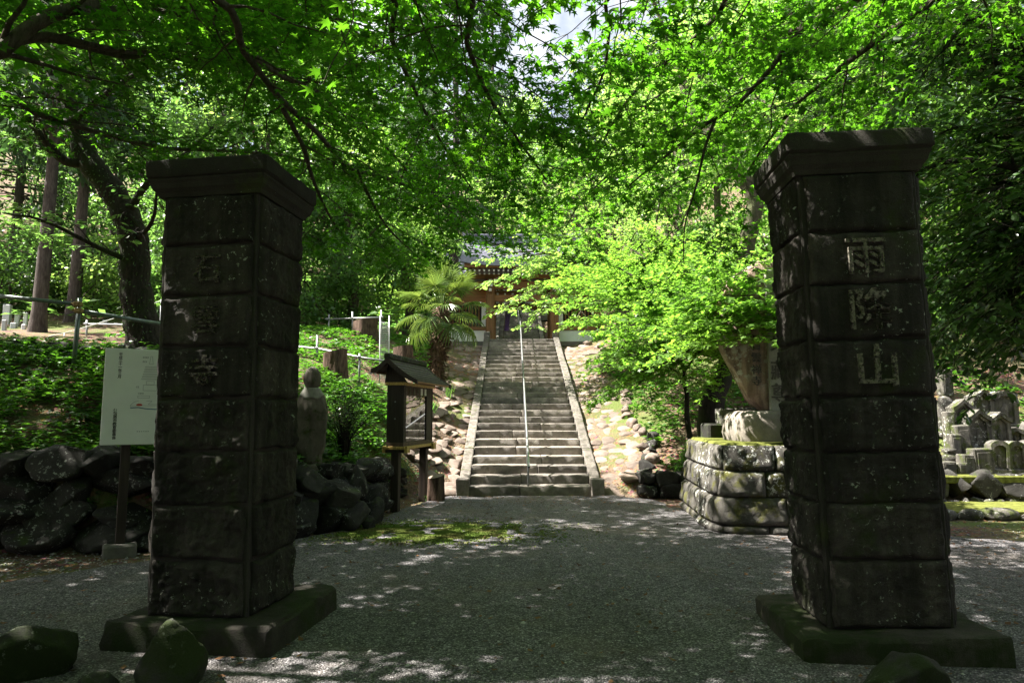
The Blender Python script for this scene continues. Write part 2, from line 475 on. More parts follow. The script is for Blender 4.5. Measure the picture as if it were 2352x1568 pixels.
def gravel_mat():
    m, nt, b = M('grey_gravel')
    p = coords(nt)
    v = N(nt, 'TexVoronoi', Scale=80); nt.links.new(p, v.inputs['Vector'])
    v2 = N(nt, 'TexVoronoi', Scale=33); nt.links.new(p, v2.inputs['Vector'])
    s = nt.nodes.new('ShaderNodeSeparateColor'); nt.links.new(v.outputs['Color'], s.inputs[0])
    c = ramp(nt, s.outputs[0], [(0, (0.06, 0.056, 0.058)), (0.5, (0.19, 0.178, 0.184)), (0.85, (0.29, 0.272, 0.28)), (1, (0.50, 0.475, 0.48))])
    c = mix(nt, 1.0, c, ramp(nt, v.outputs['Distance'], [(0.2, 1.0), (0.62, 0.4)]), 'MULTIPLY')
    c = mix(nt, ramp(nt, noise(nt, 0.6, 6, 0.65, p), [(0.50, 0), (0.72, 0.55)]), c, (0.17, 0.135, 0.10))
    mp = nt.nodes.new('ShaderNodeMapping'); mp.inputs['Scale'].default_value = (1.5, 0.28, 1); nt.links.new(p, mp.inputs[0])
    c = mix(nt, 0.8, c, ramp(nt, noise(nt, 1.0, 5, 0.6, mp.outputs[0]), [(0.33, 0.8), (0.66, 1.3)]), 'MULTIPLY')      # worn tracks along the path
    c = mix(nt, 0.6, c, ramp(nt, noise(nt, 9, 4, 0.7, p), [(0.35, 0.55), (0.65, 1.25)]), 'MULTIPLY')
    nt.links.new(c, b.inputs['Base Color']); b.inputs['Roughness'].default_value = 0.85
    b.inputs['Specular IOR Level'].default_value = 0.25
    h = mix(nt, 0.35, v.outputs['Distance'], v2.outputs['Distance'])
    n = N(nt, 'Bump', Strength=1.0, Distance=0.018); n.invert = True
    nt.links.new(h, n.inputs['Height']); nt.links.new(n.outputs[0], b.inputs['Normal'])
    return m
MT['gravel'] = gravel_mat()

def moss_mat():
    m, nt, b = M('thin_moss')
    p = coords(nt)
    f = noise(nt, 90, 4, 0.7, p)
    c = ramp(nt, f, [(0.3, (0.07, 0.12, 0.02)), (0.7, (0.17, 0.25, 0.05))])
    c = mix(nt, ramp(nt, noise(nt, 2.4, 5, 0.6, p), [(0.42, 0), (0.65, 0.8)]), c, (0.17, 0.15, 0.06))
    nt.links.new(c, b.inputs['Base Color']); b.inputs['Roughness'].default_value = 1.0
    b.inputs['Specular IOR Level'].default_value = 0.05
    bump(nt, b, f, 0.8, 0.02)
    return m
MT['moss'] = moss_mat()
MT['moss_ledge'] = plain('ledge_moss', (0.11, 0.12, 0.03), 1.0, 0, 0.5, 14, 0.6, 0.05)

def worn(m, cut=0.47, scale=38):
    """weathered carving: part of the pale surface has flaked away"""
    nt = m.node_tree; b = nt.nodes['Principled BSDF']
    f = ramp(nt, noise(nt, scale, 6, 0.75, coords(nt)), [(cut - 0.06, 0), (cut + 0.06, 1)])
    t = nt.nodes.new('ShaderNodeBsdfTransparent'); ms = nt.nodes.new('ShaderNodeMixShader')
    nt.links.new(f, ms.inputs[0]); nt.links.new(t.outputs[0], ms.inputs[1]); nt.links.new(b.outputs[0], ms.inputs[2])
    nt.links.new(ms.outputs[0], nt.nodes['Material Output'].inputs['Surface'])
worn(MT['carved'], 0.46); worn(MT['cut_dark'], 0.42); worn(MT['carved_faint'], 0.49)

def noisy_box(d, b=0.02, amp=0.006, seed=0, step=0.09):
    """box with rounded, slightly chipped edges, centred on the origin"""
    ax = []
    for L in d:
        h = L / 2; k = max(2, int(L / step))
        ax.append(np.unique(np.r_[-h, -h + b, np.linspace(-h + b, h - b, k), h - b, h].round(6)))
    idx, V, F = {}, [], []
    def vid(p):
        if p not in idx: idx[p] = len(V); V.append(p)
        return idx[p]
    for a in range(3):
        u, v = (a + 1) % 3, (a + 2) % 3
        for s in (0, -1):
            w = ax[a][s]
            for i in range(len(ax[u]) - 1):
                for j in range(len(ax[v]) - 1):
                    q = []
                    for di, dj in ((0, 0), (1, 0), (1, 1), (0, 1)):
                        p = [0, 0, 0]; p[a] = float(w); p[u] = float(ax[u][i + di]); p[v] = float(ax[v][j + dj]); q.append(vid(tuple(p)))
                    F.append(tuple(q) if s == -1 else tuple(q[::-1]))
    P = np.array(V); H = np.array(d) / 2
    Q = np.clip(P, -(H - b), H - b); D = P - Q; L = np.linalg.norm(D, axis=1, keepdims=True)
    nb = np.sum(np.abs(D) > 1e-6, axis=1)
    P = np.where(nb[:, None] > 1, Q + D / np.maximum(L, 1e-9) * b * 0.85, P)
    off = np.stack([fbm(P * 7 + seed * 1.3 + k * 9, seed + k, 3) for k in range(3)], -1)
    return P + off * amp * (1 + 1.6 * (nb[:, None] > 1)), F
# ------------------------------------------------------------------ terrain
FLAT = np.array([(-40, -14), (-40, 6.6), (-14, 7.4), (-5.8, 8.1), (-4.4, 8.4), (-3.2, 8.9), (-2.6, 9.4), (-2.2, 10.6), (-2.25, 12.2), (-2.1, 13.3),
                 (-1.1, 13.62), (1.85, 13.62), (2.3, 13.5), (3.3, 13.2), (5.6, 12.6), (6.2, 12.1), (14, 12.1), (40, 12.4), (40, -14)], float)

def inside(P, poly):
    x, y = P[:, 0], P[:, 1]
    r = np.zeros(len(P), bool)
    for (x1, y1), (x2, y2) in zip(poly, np.roll(poly, -1, 0)):
        c = (y1 > y) != (y2 > y)
        with np.errstate(divide='ignore', invalid='ignore'):
            xi = (x2 - x1) * (y - y1) / (y2 - y1 + 1e-12) + x1
        r ^= c & (x < xi)
    return r

def dist_poly(P, poly):
    d = np.full(len(P), 1e9)
    for a, b in zip(poly, np.roll(poly, -1, 0)):
        ab = b - a
        t = np.clip(((P - a) @ ab) / (ab @ ab), 0, 1)
        d = np.minimum(d, np.linalg.norm(P - (a + t[:, None] * ab), axis=1))
    return d

CTRL = np.array([
    (-14, 8.2, 1.25), (-9, 8.3, 1.2), (-5.6, 8.8, 1.15), (-4.2, 9.0, 1.1), (-3.2, 9.6, 0.95), (-2.7, 10.2, 0.85), (-2.6, 11.2, 0.8), (-2.6, 12.6, 0.85),
    (-5, 10.9, 2.35), (-9, 10.6, 2.5), (-14, 10.3, 2.6), (-3.7, 11.3, 1.75), (-2.9, 14, 1.6), (-3.5, 15.8, 2.36), (-5, 15, 2.9), (-4.6, 20, 3.9),
    (-9, 15, 3.2), (-15, 22, 4.2), (-9, 22, 4.1), (-22, 22, 4.3), (-25, 12, 3.5), (-30, 30, 7), (-12, 30, 6.5), (-6, 27, 5.0), (-3.4, 24.5, 4.3), (-3.2, 19, 2.9),
    (-1.5, 14, 0.2), (0.36, 14, 0.16), (2.1, 14, 0.25), (-1.5, 17, 1.25), (0.36, 17, 1.2), (2.1, 17, 1.25), (-1.5, 20.6, 2.5), (0.36, 20.6, 2.4), (2.1, 20.6, 2.5),
    (-1.7, 24.4, 3.85), (0.36, 24.4, 3.8), (2.4, 24.4, 3.85), (-2, 26.6, 4.35), (0.36, 26.6, 4.3), (2.6, 26.6, 4.35), (-2, 29.3, 4.38), (0.36, 29.3, 4.33), (2.6, 29.3, 4.38), (-3, 37.4, 6.9), (0.36, 37.4, 6.8), (4, 37.4, 7.0), (0.36, 43, 7.1),
    (-12, 40, 10), (12, 40, 11), (0, 55, 11), (-24, 50, 16), (24, 50, 18), (0, 80, 26), (-40, 80, 30), (40, 80, 30), (-50, 30, 9), (50, 30, 14),
    (2.7, 13.9, 0.5), (3.6, 13.7, 0.55), (5, 13.5, 0.6), (4.1, 14.6, 1.0), (3.1, 16, 1.25), (5, 18, 2.6), (8, 12.5, 0.52), (8, 13.6, 1.1), (8, 16, 2.8),
    (14, 12.6, 0.6), (14, 14.4, 1.6), (14, 20, 5.2), (28, 20, 8), (8, 24, 5.8), (28, 12.8, 1), (4.5, 24, 4.5), (5, 30, 6)], float)

def _tps_fit(c):
    d = np.linalg.norm(c[:, None, :2] - c[None, :, :2], axis=2)
    K = np.where(d > 0, d * d * np.log(d + 1e-9), 0) + np.eye(len(c)) * 0.6
    P = np.c_[np.ones(len(c)), c[:, :2]]
    A = np.block([[K, P], [P.T, np.zeros((3, 3))]])
    return np.linalg.solve(A, np.r_[c[:, 2], 0, 0, 0])
TW = _tps_fit(CTRL)

def tz(x, y):
    """ground height"""
    x, y = np.atleast_1d(np.asarray(x, float)), np.atleast_1d(np.asarray(y, float))
    P = np.c_[x, y]
    d = np.linalg.norm(P[:, None] - CTRL[None, :, :2], axis=2)
    U = (np.where(d > 0, d * d * np.log(d + 1e-9), 0)) @ TW[:-3] + TW[-3] + P @ TW[-2:]
    s = np.where(inside(P, FLAT), 0, dist_poly(P, FLAT))
    w = np.clip(s / 0.28, 0, 1); w = w * w * (3 - 2 * w)
    n = fbm(np.c_[P * 0.9, np.zeros(len(P))], 3, 4)
    return np.maximum(U, 0.05) * w + n * (0.02 + 0.10 * w) - 0.03

def tz1(x, y): return float(tz(x, y)[0])

gx = np.unique(np.round(np.concatenate([np.arange(-9.5, 10.5, 0.17), np.arange(-90, -9, 1.5), np.arange(10, 90, 1.5)]), 3))
gy = np.unique(np.round(np.concatenate([np.arange(3, 28, 0.17), np.arange(-16, 3, 1.0), np.arange(28, 130, 1.5)]), 3))
GX, GY = np.meshgrid(gx, gy)
GZ = tz(GX.ravel(), GY.ravel())
# the staircase cuts into the slope: keep the soil just under the steps
cut = (np.abs(GX.ravel() - 0.36) < 1.28) & (GY.ravel() > 13.55) & (GY.ravel() < 26.6)
GZ = np.where(cut, np.minimum(GZ, (GY.ravel() - 13.6) * 0.355 - 0.25), GZ)
cut = (np.abs(GX.ravel() - 0.36) < 1.3) & (GY.ravel() > 30.0) & (GY.ravel() < 38.4)
GZ = np.where(cut, np.minimum(GZ, 4.42 + (GY.ravel() - 30.4) * 0.39 - 0.35), GZ)
i, j = np.meshgrid(np.arange(len(gy) - 1), np.arange(len(gx) - 1), indexing='ij')
n = len(gx)
GF = np.stack([i * n + j, i * n + j + 1, (i + 1) * n + j + 1, (i + 1) * n + j], -1).reshape(-1, 4)
struct('ground', mesh('ground', np.c_[GX.ravel(), GY.ravel(), GZ], GF, MT['ground'], True))

# gravel path: flat sheet with a frayed edge
GP = np.array([(-6.0, -12), (-5.6, 4.0), (-4.9, 6.2), (-3.9, 7.6), (-2.9, 8.3), (-2.3, 9.3), (-1.95, 10.6), (-1.6, 12.2), (-1.2, 13.3), (1.9, 13.4), (2.45, 12.8), (2.75, 11.8), (5.8, 8.8), (6.4, 8.4), (8.5, 7.8), (8.5, -12)], float)
edge = []
for a, b in zip(GP, np.roll(GP, -1, 0)):
    k = max(2, int(np.linalg.norm(b - a) / 0.07))
    edge.append(a + (b - a) * np.linspace(0, 1, k, endpoint=False)[:, None])
edge = np.vstack(edge)
edge = edge + 0.32 * np.c_[fbm(np.c_[edge * 1.6, edge[:, :1] * 0], 21), fbm(np.c_[edge * 1.6, edge[:, :1] * 0], 22)]
struct('gravel_path', mesh('gravel_path', np.c_[edge, np.full(len(edge), 0.018)], [tuple(range(len(edge)))], MT['gravel']))

# ------------------------------------------------------------------ small scatter (too many to count)
OCT_V = np.array([(1, 0, 0), (0, 1, 0), (-1, 0, 0), (0, -1, 0), (0, 0, 0.8), (0, 0, -0.5)], float)
OCT_F = np.array([(0, 1, 4), (1, 2, 4), (2, 3, 4), (3, 0, 4), (1, 0, 5), (2, 1, 5), (3, 2, 5), (0, 3, 5)])

def scatter_stones(P, size, seed):
    r = np.random.default_rng(seed)
    n = len(P)
    a = r.uniform(0, 6.283, n)
    S = size[:, None] * r.uniform(0.55, 1.15, (n, 3)) * (1, 1, 0.7)
    V = OCT_V[None] * S[:, None] * r.uniform(0.75, 1.25, (n, 6, 1))
    c, s = np.cos(a)[:, None], np.sin(a)[:, None]
    V = np.stack([V[..., 0] * c - V[..., 1] * s, V[..., 0] * s + V[..., 1] * c, V[..., 2]], -1) + P[:, None]
    F = (OCT_F[None] + 6 * np.arange(n)[:, None, None]).reshape(-1, 3)
    return V.reshape(-1, 3), F

r = np.random.default_rng(4)
P = np.c_[r.uniform(-4.2, 4.2, 11000), 3.6 + 6.2 * r.uniform(0, 1, 11000) ** 1.5]
P = P[inside(P, GP)]
V, F = scatter_stones(np.c_[P, np.full(len(P), 0.018)], r.uniform(0.005, 0.011, len(P)) * np.where(r.uniform(0, 1, len(P)) > 0.96, 2.6, 1), 5)
def pebble_mat():
    m, nt, b = M('loose_pebble')
    g = nt.nodes.new('ShaderNodeNewGeometry')
    nt.links.new(ramp(nt, g.outputs['Random Per Island'], [(0, (0.09, 0.088, 0.085)), (0.6, (0.24, 0.235, 0.225)), (1, (0.46, 0.44, 0.40))]), b.inputs['Base Color'])
    b.inputs['Roughness'].default_value = 0.85
    return m
MT['pebble'] = pebble_mat()
tag(obj('loose_gravel', mesh('loose_gravel', V, F, MT['pebble'])), 'loose grey gravel chips strewn over the path between the pillars', 'gravel', kind='stuff')
P = np.c_[r.uniform(-6.4, -2.5, 5200), r.uniform(3.7, 8.3, 5200)]
P = np.vstack([P, np.c_[r.uniform(3.0, 9.5, 2600), r.uniform(4.0, 10.5, 2600)], np.c_[r.uniform(-2.5, -1.0, 700), r.uniform(10.4, 13.6, 700)]])
V, F = scatter_stones(np.c_[P, tz(P[:, 0], P[:, 1]) + 0.004], r.uniform(0.006, 0.022, len(P)) * np.where(r.uniform(0, 1, len(P)) > 0.97, 2.0, 1), 6)
tag(obj('scattered_pebbles', mesh('scattered_pebbles', V, F, MT['pebble'])), 'small stones scattered on the bare soil beside the pillars', 'pebbles', kind='stuff')

# thin moss on the gravel: tiny tufts
n = 75000
a, q = r.uniform(0, 6.283, n), np.abs(r.normal(0, 0.5, n))
P = np.c_[-1.05 + 1.45 * q * np.cos(a), 9.3 + 0.85 * q * np.sin(a)]
P = P[(fbm(np.c_[P * 4.5, P[:, :1] * 0], 31) > -0.22) & inside(P, GP)]
n = len(P); h = r.uniform(0.006, 0.016, n); a = r.uniform(0, 6.283, n)
T = np.c_[P, np.full(n, 0.017)]
V = np.stack([T + np.c_[np.cos(a), np.sin(a), a * 0] * 0.016, T - np.c_[np.cos(a), np.sin(a), a * 0] * 0.016,
              T + np.c_[np.cos(a + 1.5) * 0.012, np.sin(a + 1.5) * 0.012, h]], 1).reshape(-1, 3)
tag(obj('moss_patch', mesh('moss_patch', V, np.arange(3 * n).reshape(-1, 3), MT['moss'])), 'green moss patch spreading over the gravel before the notice board', 'moss', kind='stuff')

# fallen leaves
n = 5200
P = np.vstack([np.c_[r.uniform(-6, 3.5, 1100), r.uniform(3.8, 12.5, 1100)], np.c_[r.uniform(3.2, 11, 2300), r.uniform(5, 12, 2300)], np.c_[r.uniform(-2.4, 4.0, 1400), r.uniform(11.8, 16, 1400)]])
P = P[~((np.abs(P[:, 0] - 0.36) < 1.5) & (P[:, 1] > 13.4))]
n = len(P)
T = np.c_[P, np.maximum(tz(P[:, 0], P[:, 1]), np.where(inside(P, GP), 0.022, -9)) + 0.008]
a = r.uniform(0, 6.283, n); s = r.uniform(0.012, 0.034, n)[:, None]; w = r.normal(0, 0.3, (n, 2))
d1 = np.c_[np.cos(a), np.sin(a), np.abs(w[:, 0])] * s; d2 = np.c_[-np.sin(a), np.cos(a), w[:, 1]] * s * 0.6
V = np.stack([T - d1 * np.array([1, 1, 0]), T + d2, T + d1, T - d2 * np.array([1, 1, 0.2])], 1).reshape(-1, 3)
tag(obj('leaf_litter', mesh('leaf_litter', V, np.arange(4 * n).reshape(-1, 4), MT['litter'])), 'dry brown leaves fallen on the ground and slope', 'fallen leaves', kind='stuff')

# ------------------------------------------------------------------ rocks
def rock_mesh(name, seed, mat, sub=3, amp=0.34, planes=9, freq=1.2):
    bm = bmesh.new()
    bmesh.ops.create_icosphere(bm, subdivisions=sub, radius=1)
    V = np.array([v.co[:] for v in bm.verts])
    rr = np.random.default_rng(seed)
    V = V * (1 + amp * fbm(V * freq + seed * 3.7, seed, 4))[:, None]
    for k in range(planes):                                     # broken flat sides
        d = rr.normal(0, 1, 3); d /= np.linalg.norm(d)
        h = V @ d; lim = rr.uniform(0.5, 0.78)
        V = V - np.outer(np.maximum(h - lim, 0) * 0.97, d)
    V = V * (1 + 0.10 * fbm(V * 4 + seed, seed + 9, 5))[:, None]
    for v, c in zip(bm.verts, V): v.co = c
    me = bpy.data.meshes.new(name); bm.to_mesh(me); bm.free()
    me.polygons.foreach_set('use_smooth', np.ones(len(me.polygons), bool))
    me.materials.append(mat)
    return me
WROCK = [rock_mesh('wall_stone', 40 + k, MT['wallrock'], 4 if k < 6 else 3) for k in range(10)]
MROCK = [rock_mesh('boulder', 60 + k, MT['mossrock'], 4, 0.22) for k in range(3)]
FROCK = [rock_mesh('flag', 80 + k, MT['flag'], 3, 0.3, 10) for k in range(10)]
GROCK = [rock_mesh('kerb_stone', 100 + k, MT['grave'], 2, 0.2, 6) for k in range(5)]

def rubble_wall(root, line, h0, h1, size, rows, meshes, name, seed, depth=0.55, jitter=0.25, lean=0.25):
    """boulders in rough courses along a polyline; each one is an object"""
    rr = random.Random(seed)
    L = np.asarray(line, float)
    seg = np.linalg.norm(np.diff(L, axis=0), axis=1); cum = np.r_[0, np.cumsum(seg)]
    for k in range(rows):
        s = rr.uniform(0, size * 0.5)
        while s < cum[-1]:
            f = s / cum[-1]
            H = h0 + (h1 - h0) * f
            rh = H / rows
            w = size * rr.uniform(0.7, 1.5)
            x = np.interp(s + w / 2, cum, L[:, 0]); y = np.interp(s + w / 2, cum, L[:, 1])
            x2 = np.interp(s + w / 2 + 0.1, cum, L[:, 0]); y2 = np.interp(s + w / 2 + 0.1, cum, L[:, 1])
            ang = math.atan2(y2 - y, x2 - x) if (x2 != x or y2 != y) else 0
            z = rh * (k + 0.5) + rr.uniform(-0.06, 0.06) * H
            off = lean * rh * k + 0.05
            nx, ny = -math.sin(ang), math.cos(ang)
            obj(name, rr.choice(meshes), root, (x + nx * off + rr.uniform(-0.04, 0.04), y + ny * off, z),
                (rr.uniform(-0.3, 0.3), rr.uniform(-0.3, 0.3), ang + rr.uniform(-jitter, jitter) + rr.choice((0, math.pi))),
                (w * 0.60, depth * rr.uniform(0.45, 0.7), rh * rr.uniform(0.66, 0.9)))
            s += w * 0.93
# ------------------------------------------------------------------ gate pillars
def rough_face(w, h, depth, amp, seed, nx, nz, flat=0.0):
    """a quarry-faced block: face towards -y, back at y = 0"""
    x = np.linspace(-0.5, 0.5, nx + 1); z = np.linspace(0, 1, nz + 1)
    X, Z = np.meshgrid(x, z)
    e = np.minimum(np.minimum((0.5 - np.abs(X)) * w, np.minimum(Z, 1 - Z) * h) / 0.018, 1)
    e = np.clip(e, 0, 1)
    rim = 0.022 * fbm(np.stack([X * w * 9, Z * h * 9, X * 0 + seed], -1), seed + 2, 3)
    f = fbm(np.stack([X * w * 7 + seed, Z * h * 7, X * 0 + seed * 1.7], -1), seed, 5)
    g = np.abs(fbm(np.stack([X * w * 19, Z * h * 19 + seed, X * 0], -1), seed + 5, 4))
    y = -(depth * (0.5 + 0.5 * e ** 0.7) + amp * (f * 1.5 + g * 1.3 - 0.25) * e * (1 - flat))
    V = np.stack([X * w + rim * (1 - e), y, Z * h + rim * (1 - e)], -1).reshape(-1, 3)
    n = nx + 1
    i, j = np.meshgrid(np.arange(nz), np.arange(nx), indexing='ij')
    F = [tuple(q) for q in np.stack([i * n + j, i * n + j + 1, (i + 1) * n + j + 1, (i + 1) * n + j], -1).reshape(-1, 4)]
    ring = [j for j in range(n)] + [i * n + nx for i in range(1, nz + 1)] + [nz * n + j for j in range(nx - 1, -1, -1)] + [i * n for i in range(nz - 1, 0, -1)]
    V = list(map(tuple, V)); b0 = len(V)
    for k in ring: V.append((V[k][0], 0.02, V[k][2]))
    m = len(ring)
    for k in range(m): F.append((ring[(k + 1) % m], ring[k], b0 + k, b0 + (k + 1) % m))
    return V, F

def font_mesh(text, size, mat, bold=0.0, depth=0.0, vertical=False, name='lettering', sx=1.0):
    cu = bpy.data.curves.new(name, 'FONT')
    cu.body = '\n'.join(text) if vertical else text
    cu.size, cu.align_x, cu.align_y = size, 'CENTER', 'CENTER'
    cu.offset, cu.extrude, cu.resolution_u = bold, depth, 2
    if vertical: cu.space_line = 0.92
    o = bpy.data.objects.new(name, cu)
    me = bpy.data.meshes.new_from_object(o)
    bpy.data.objects.remove(o); bpy.data.curves.remove(cu)
    V = np.zeros(len(me.vertices) * 3); me.vertices.foreach_get('co', V); V = V.reshape(-1, 3)
    me.vertices.foreach_set('co', (V * (sx, 1, 1)).ravel())
    me.materials.clear(); me.materials.append(mat)
    return me

def pillar(label, corner, rz, w, d, slab_h, slab_ext, ztop, rows, chars, side_seed, charmat):
    """corner: a front corner on the path side; rows: heights of the joints from the slab up"""
    t = thing('gate_pillar', label, 'pillar', corner, rz, 'stone gate pillars')
    sgn = -1 if corner[0] < 0 else 1                # body extends away from the path
    cx, cyy = sgn * w / 2, d / 2
    V, F = noisy_box((w + slab_ext, d + slab_ext, slab_h + 0.1), 0.03, 0.016, side_seed, 0.06)
    obj('base_slab', mesh('base_slab', V, F, MT['slab'], 'sharp'), t, (cx + (0.035 if sgn < 0 else 0.0), cyy + 0.03, slab_h / 2 - 0.05))
    zt = rows[-1]
    mb = MB(); mb.box((cx, cyy, (slab_h + zt) / 2), (w - 0.05, d - 0.05, zt - slab_h + 0.02), 0.012)
    mb.build('shaft', MT['pillar_core'], t)
    t.rotation_euler = (0, -0.014 if sgn < 0 else -0.022, rz)
    z = slab_h
    for k, z1 in enumerate(rows):
        h = z1 - z - 0.02
        for f in range(4):
            ww = (w if f % 2 == 0 else d) - 0.115
            dd = (d if f % 2 == 0 else w)
            sd = side_seed + k * 7 + f * 31
            hasch = f == 0 and k in chars
            amp = (0.036 if sgn < 0 else 0.020) if f == 0 else 0.020
            V, F = rough_face(ww, h, 0.038, amp, sd, *((56, 28) if f == 0 or f == (1 if sgn < 0 else 3) else (26, 12)), 0.75 if hasch else (0.45 if k >= len(rows) - 4 and f == 0 else 0))
            o = obj('block', mesh('block', V, F, MT['pillar'], True), t,
                    (cx + (0, dd / 2 - 0.028, 0, -dd / 2 + 0.028)[f], cyy + (-dd / 2 + 0.028, 0, dd / 2 - 0.028, 0)[f], z + 0.012), (0, 0, f * math.pi / 2))
            if hasch:
                c, size, off = chars[k]
                me = font_mesh(c, size, charmat, size * 0.010, 0.012)
                obj('carved_character', me, t, (cx + off, cyy - dd / 2 + 0.028 - 0.05, z + h * 0.5), (math.pi / 2, 0, 0))
        z = z1
    # cornice: hollow moulding under a plain lip
    prof = [(-0.02, 0), (0.0, 0.0), (0.012, 0.03), (0.035, 0.06), (0.045, 0.095), (0.056, 0.115), (0.056, 0.13)]
    ch = ztop - zt
    V, F = [], []
    def ring(e, zz):
        return [(cx + sx * (w / 2 + e), cyy + sy * (d / 2 + e), zz) for sx, sy in ((-1, -1), (1, -1), (1, 1), (-1, 1))]
    for e, q in prof: V += ring(e, zt + q * ch / 0.27)
    for k in range(len(prof) - 1):
        for q in range(4): F.append((k * 4 + q, k * 4 + (q + 1) % 4, k * 4 + 4 + (q + 1) % 4, k * 4 + 4 + q))
    F += [(3, 2, 1, 0), tuple(len(V) - 4 + q for q in range(4))]
    obj('cornice', mesh('cornice', V, F, MT['pillar_core']), t)
    V, F = noisy_box((w + 0.145, d + 0.145, ztop - zt - 0.13 * ch / 0.27), 0.02, 0.010, side_seed + 3, 0.07)
    obj('cap', mesh('cap', V, F, MT['pillar_core'], 'sharp'), t, (cx, cyy, (zt + 0.13 * ch / 0.27 + ztop) / 2 + 0.001))
    return t

LROWS = [0.21 + 0.366 * (k + 1) for k in range(8)]
pillar('dark stone gate pillar left of the path, rough blocks carved with three faint characters', (-1.756, 4.731, 0), math.radians(-7.5), 0.78, 0.74, 0.20, 0.40, 3.40,
       LROWS, {6: ('石', 0.23, 0.02), 5: ('雲', 0.22, 0.02), 4: ('寺', 0.24, 0.02)}, 100, MT['carved_faint'])
RROWS = [0.17 + x for x in (0.435, 0.80, 1.135, 1.50, 1.885, 2.27, 2.63, 3.05)]
pillar('mossy stone gate pillar right of the path, three pale carved characters on its face', (2.05, 4.612, 0), math.radians(-4.0), 0.845, 0.68, 0.17, 0.42, 3.50,
       RROWS, {6: ('雨', 0.28, 0.0), 5: ('降', 0.30, 0.0), 4: ('山', 0.31, 0.02)}, 300, MT['carved'])

# ------------------------------------------------------------------ boulders by the pillars
for (x, y, Yd, s, rz, lab) in ((390, 1530, 4.1, (0.19, 0.19, 0.24), 0.4, 'mossy upright boulder in front of the left pillar base'),
                              (40, 1540, 4.25, (0.36, 0.28, 0.22), 1.2, 'dark rounded boulder at the bottom left corner of the photo'),
                              (235, 1600, 4.0, (0.17, 0.13, 0.09), 2.2, 'low mossy stone between the two bottom left boulders'),
                              (2075, 1560, 4.0, (0.27, 0.22, 0.17), 0.9, 'low mossy boulder in front of the right pillar base')):
    p = at(x, y, Yd)
    o = obj('boulder', MROCK[int(rz * 10) % 3], None, (p[0], Yd, s[2] * 0.62), (0.1, 0.1, rz), s)
    tag(o, lab, 'boulder', 'boulders at the pillar feet')

# ------------------------------------------------------------------ left rubble retaining wall
wl = thing('rubble_wall', 'rubble wall of dark lichen-spotted boulders holding the left bank', 'stone wall', (-5, 8.3, 0))
wl.matrix_world = Matrix.Identity(4); wl.location = (0, 0, 0)
rubble_wall(wl, [(-8.4, 7.85), (-5.8, 8.1), (-4.4, 8.4), (-3.2, 8.85)], 1.2, 1.05, 0.62, 4, WROCK[:6], 'wall_stone', 3, 0.8)
rubble_wall(wl, [(-3.25, 8.75), (-2.65, 9.25), (-2.2, 10.3), (-2.2, 11.2)], 0.95, 0.72, 0.52, 3, WROCK[:6], 'wall_stone', 8, 0.85)
rubble_wall(wl, [(-2.25, 11.3), (-2.35, 12.4), (-2.15, 13.4)], 0.75, 0.5, 0.30, 3, WROCK[:6], 'wall_stone', 9, 0.5)
# row of dark stones along the top of the planted bank
wr = thing('stone_edging', 'row of dark flat stones edging the top of the planted bank', 'stone edging', (0, 0, 0))
rr = random.Random(2)
x = -9.5
while x < -3.9:
    w = rr.uniform(0.3, 0.8)
    y = 11.1 + 0.12 * math.sin(x * 2) + max(0, (x + 5) * 0.35)
    obj('edging_stone', rr.choice(WROCK), wr, (x, y, tz1(x, y) + 0.02), (rr.uniform(-.15, .15), rr.uniform(-.15, .15), rr.uniform(-.2, .2)), (w * 0.62, 0.24, rr.uniform(0.12, 0.2)))
    x += w * 0.95

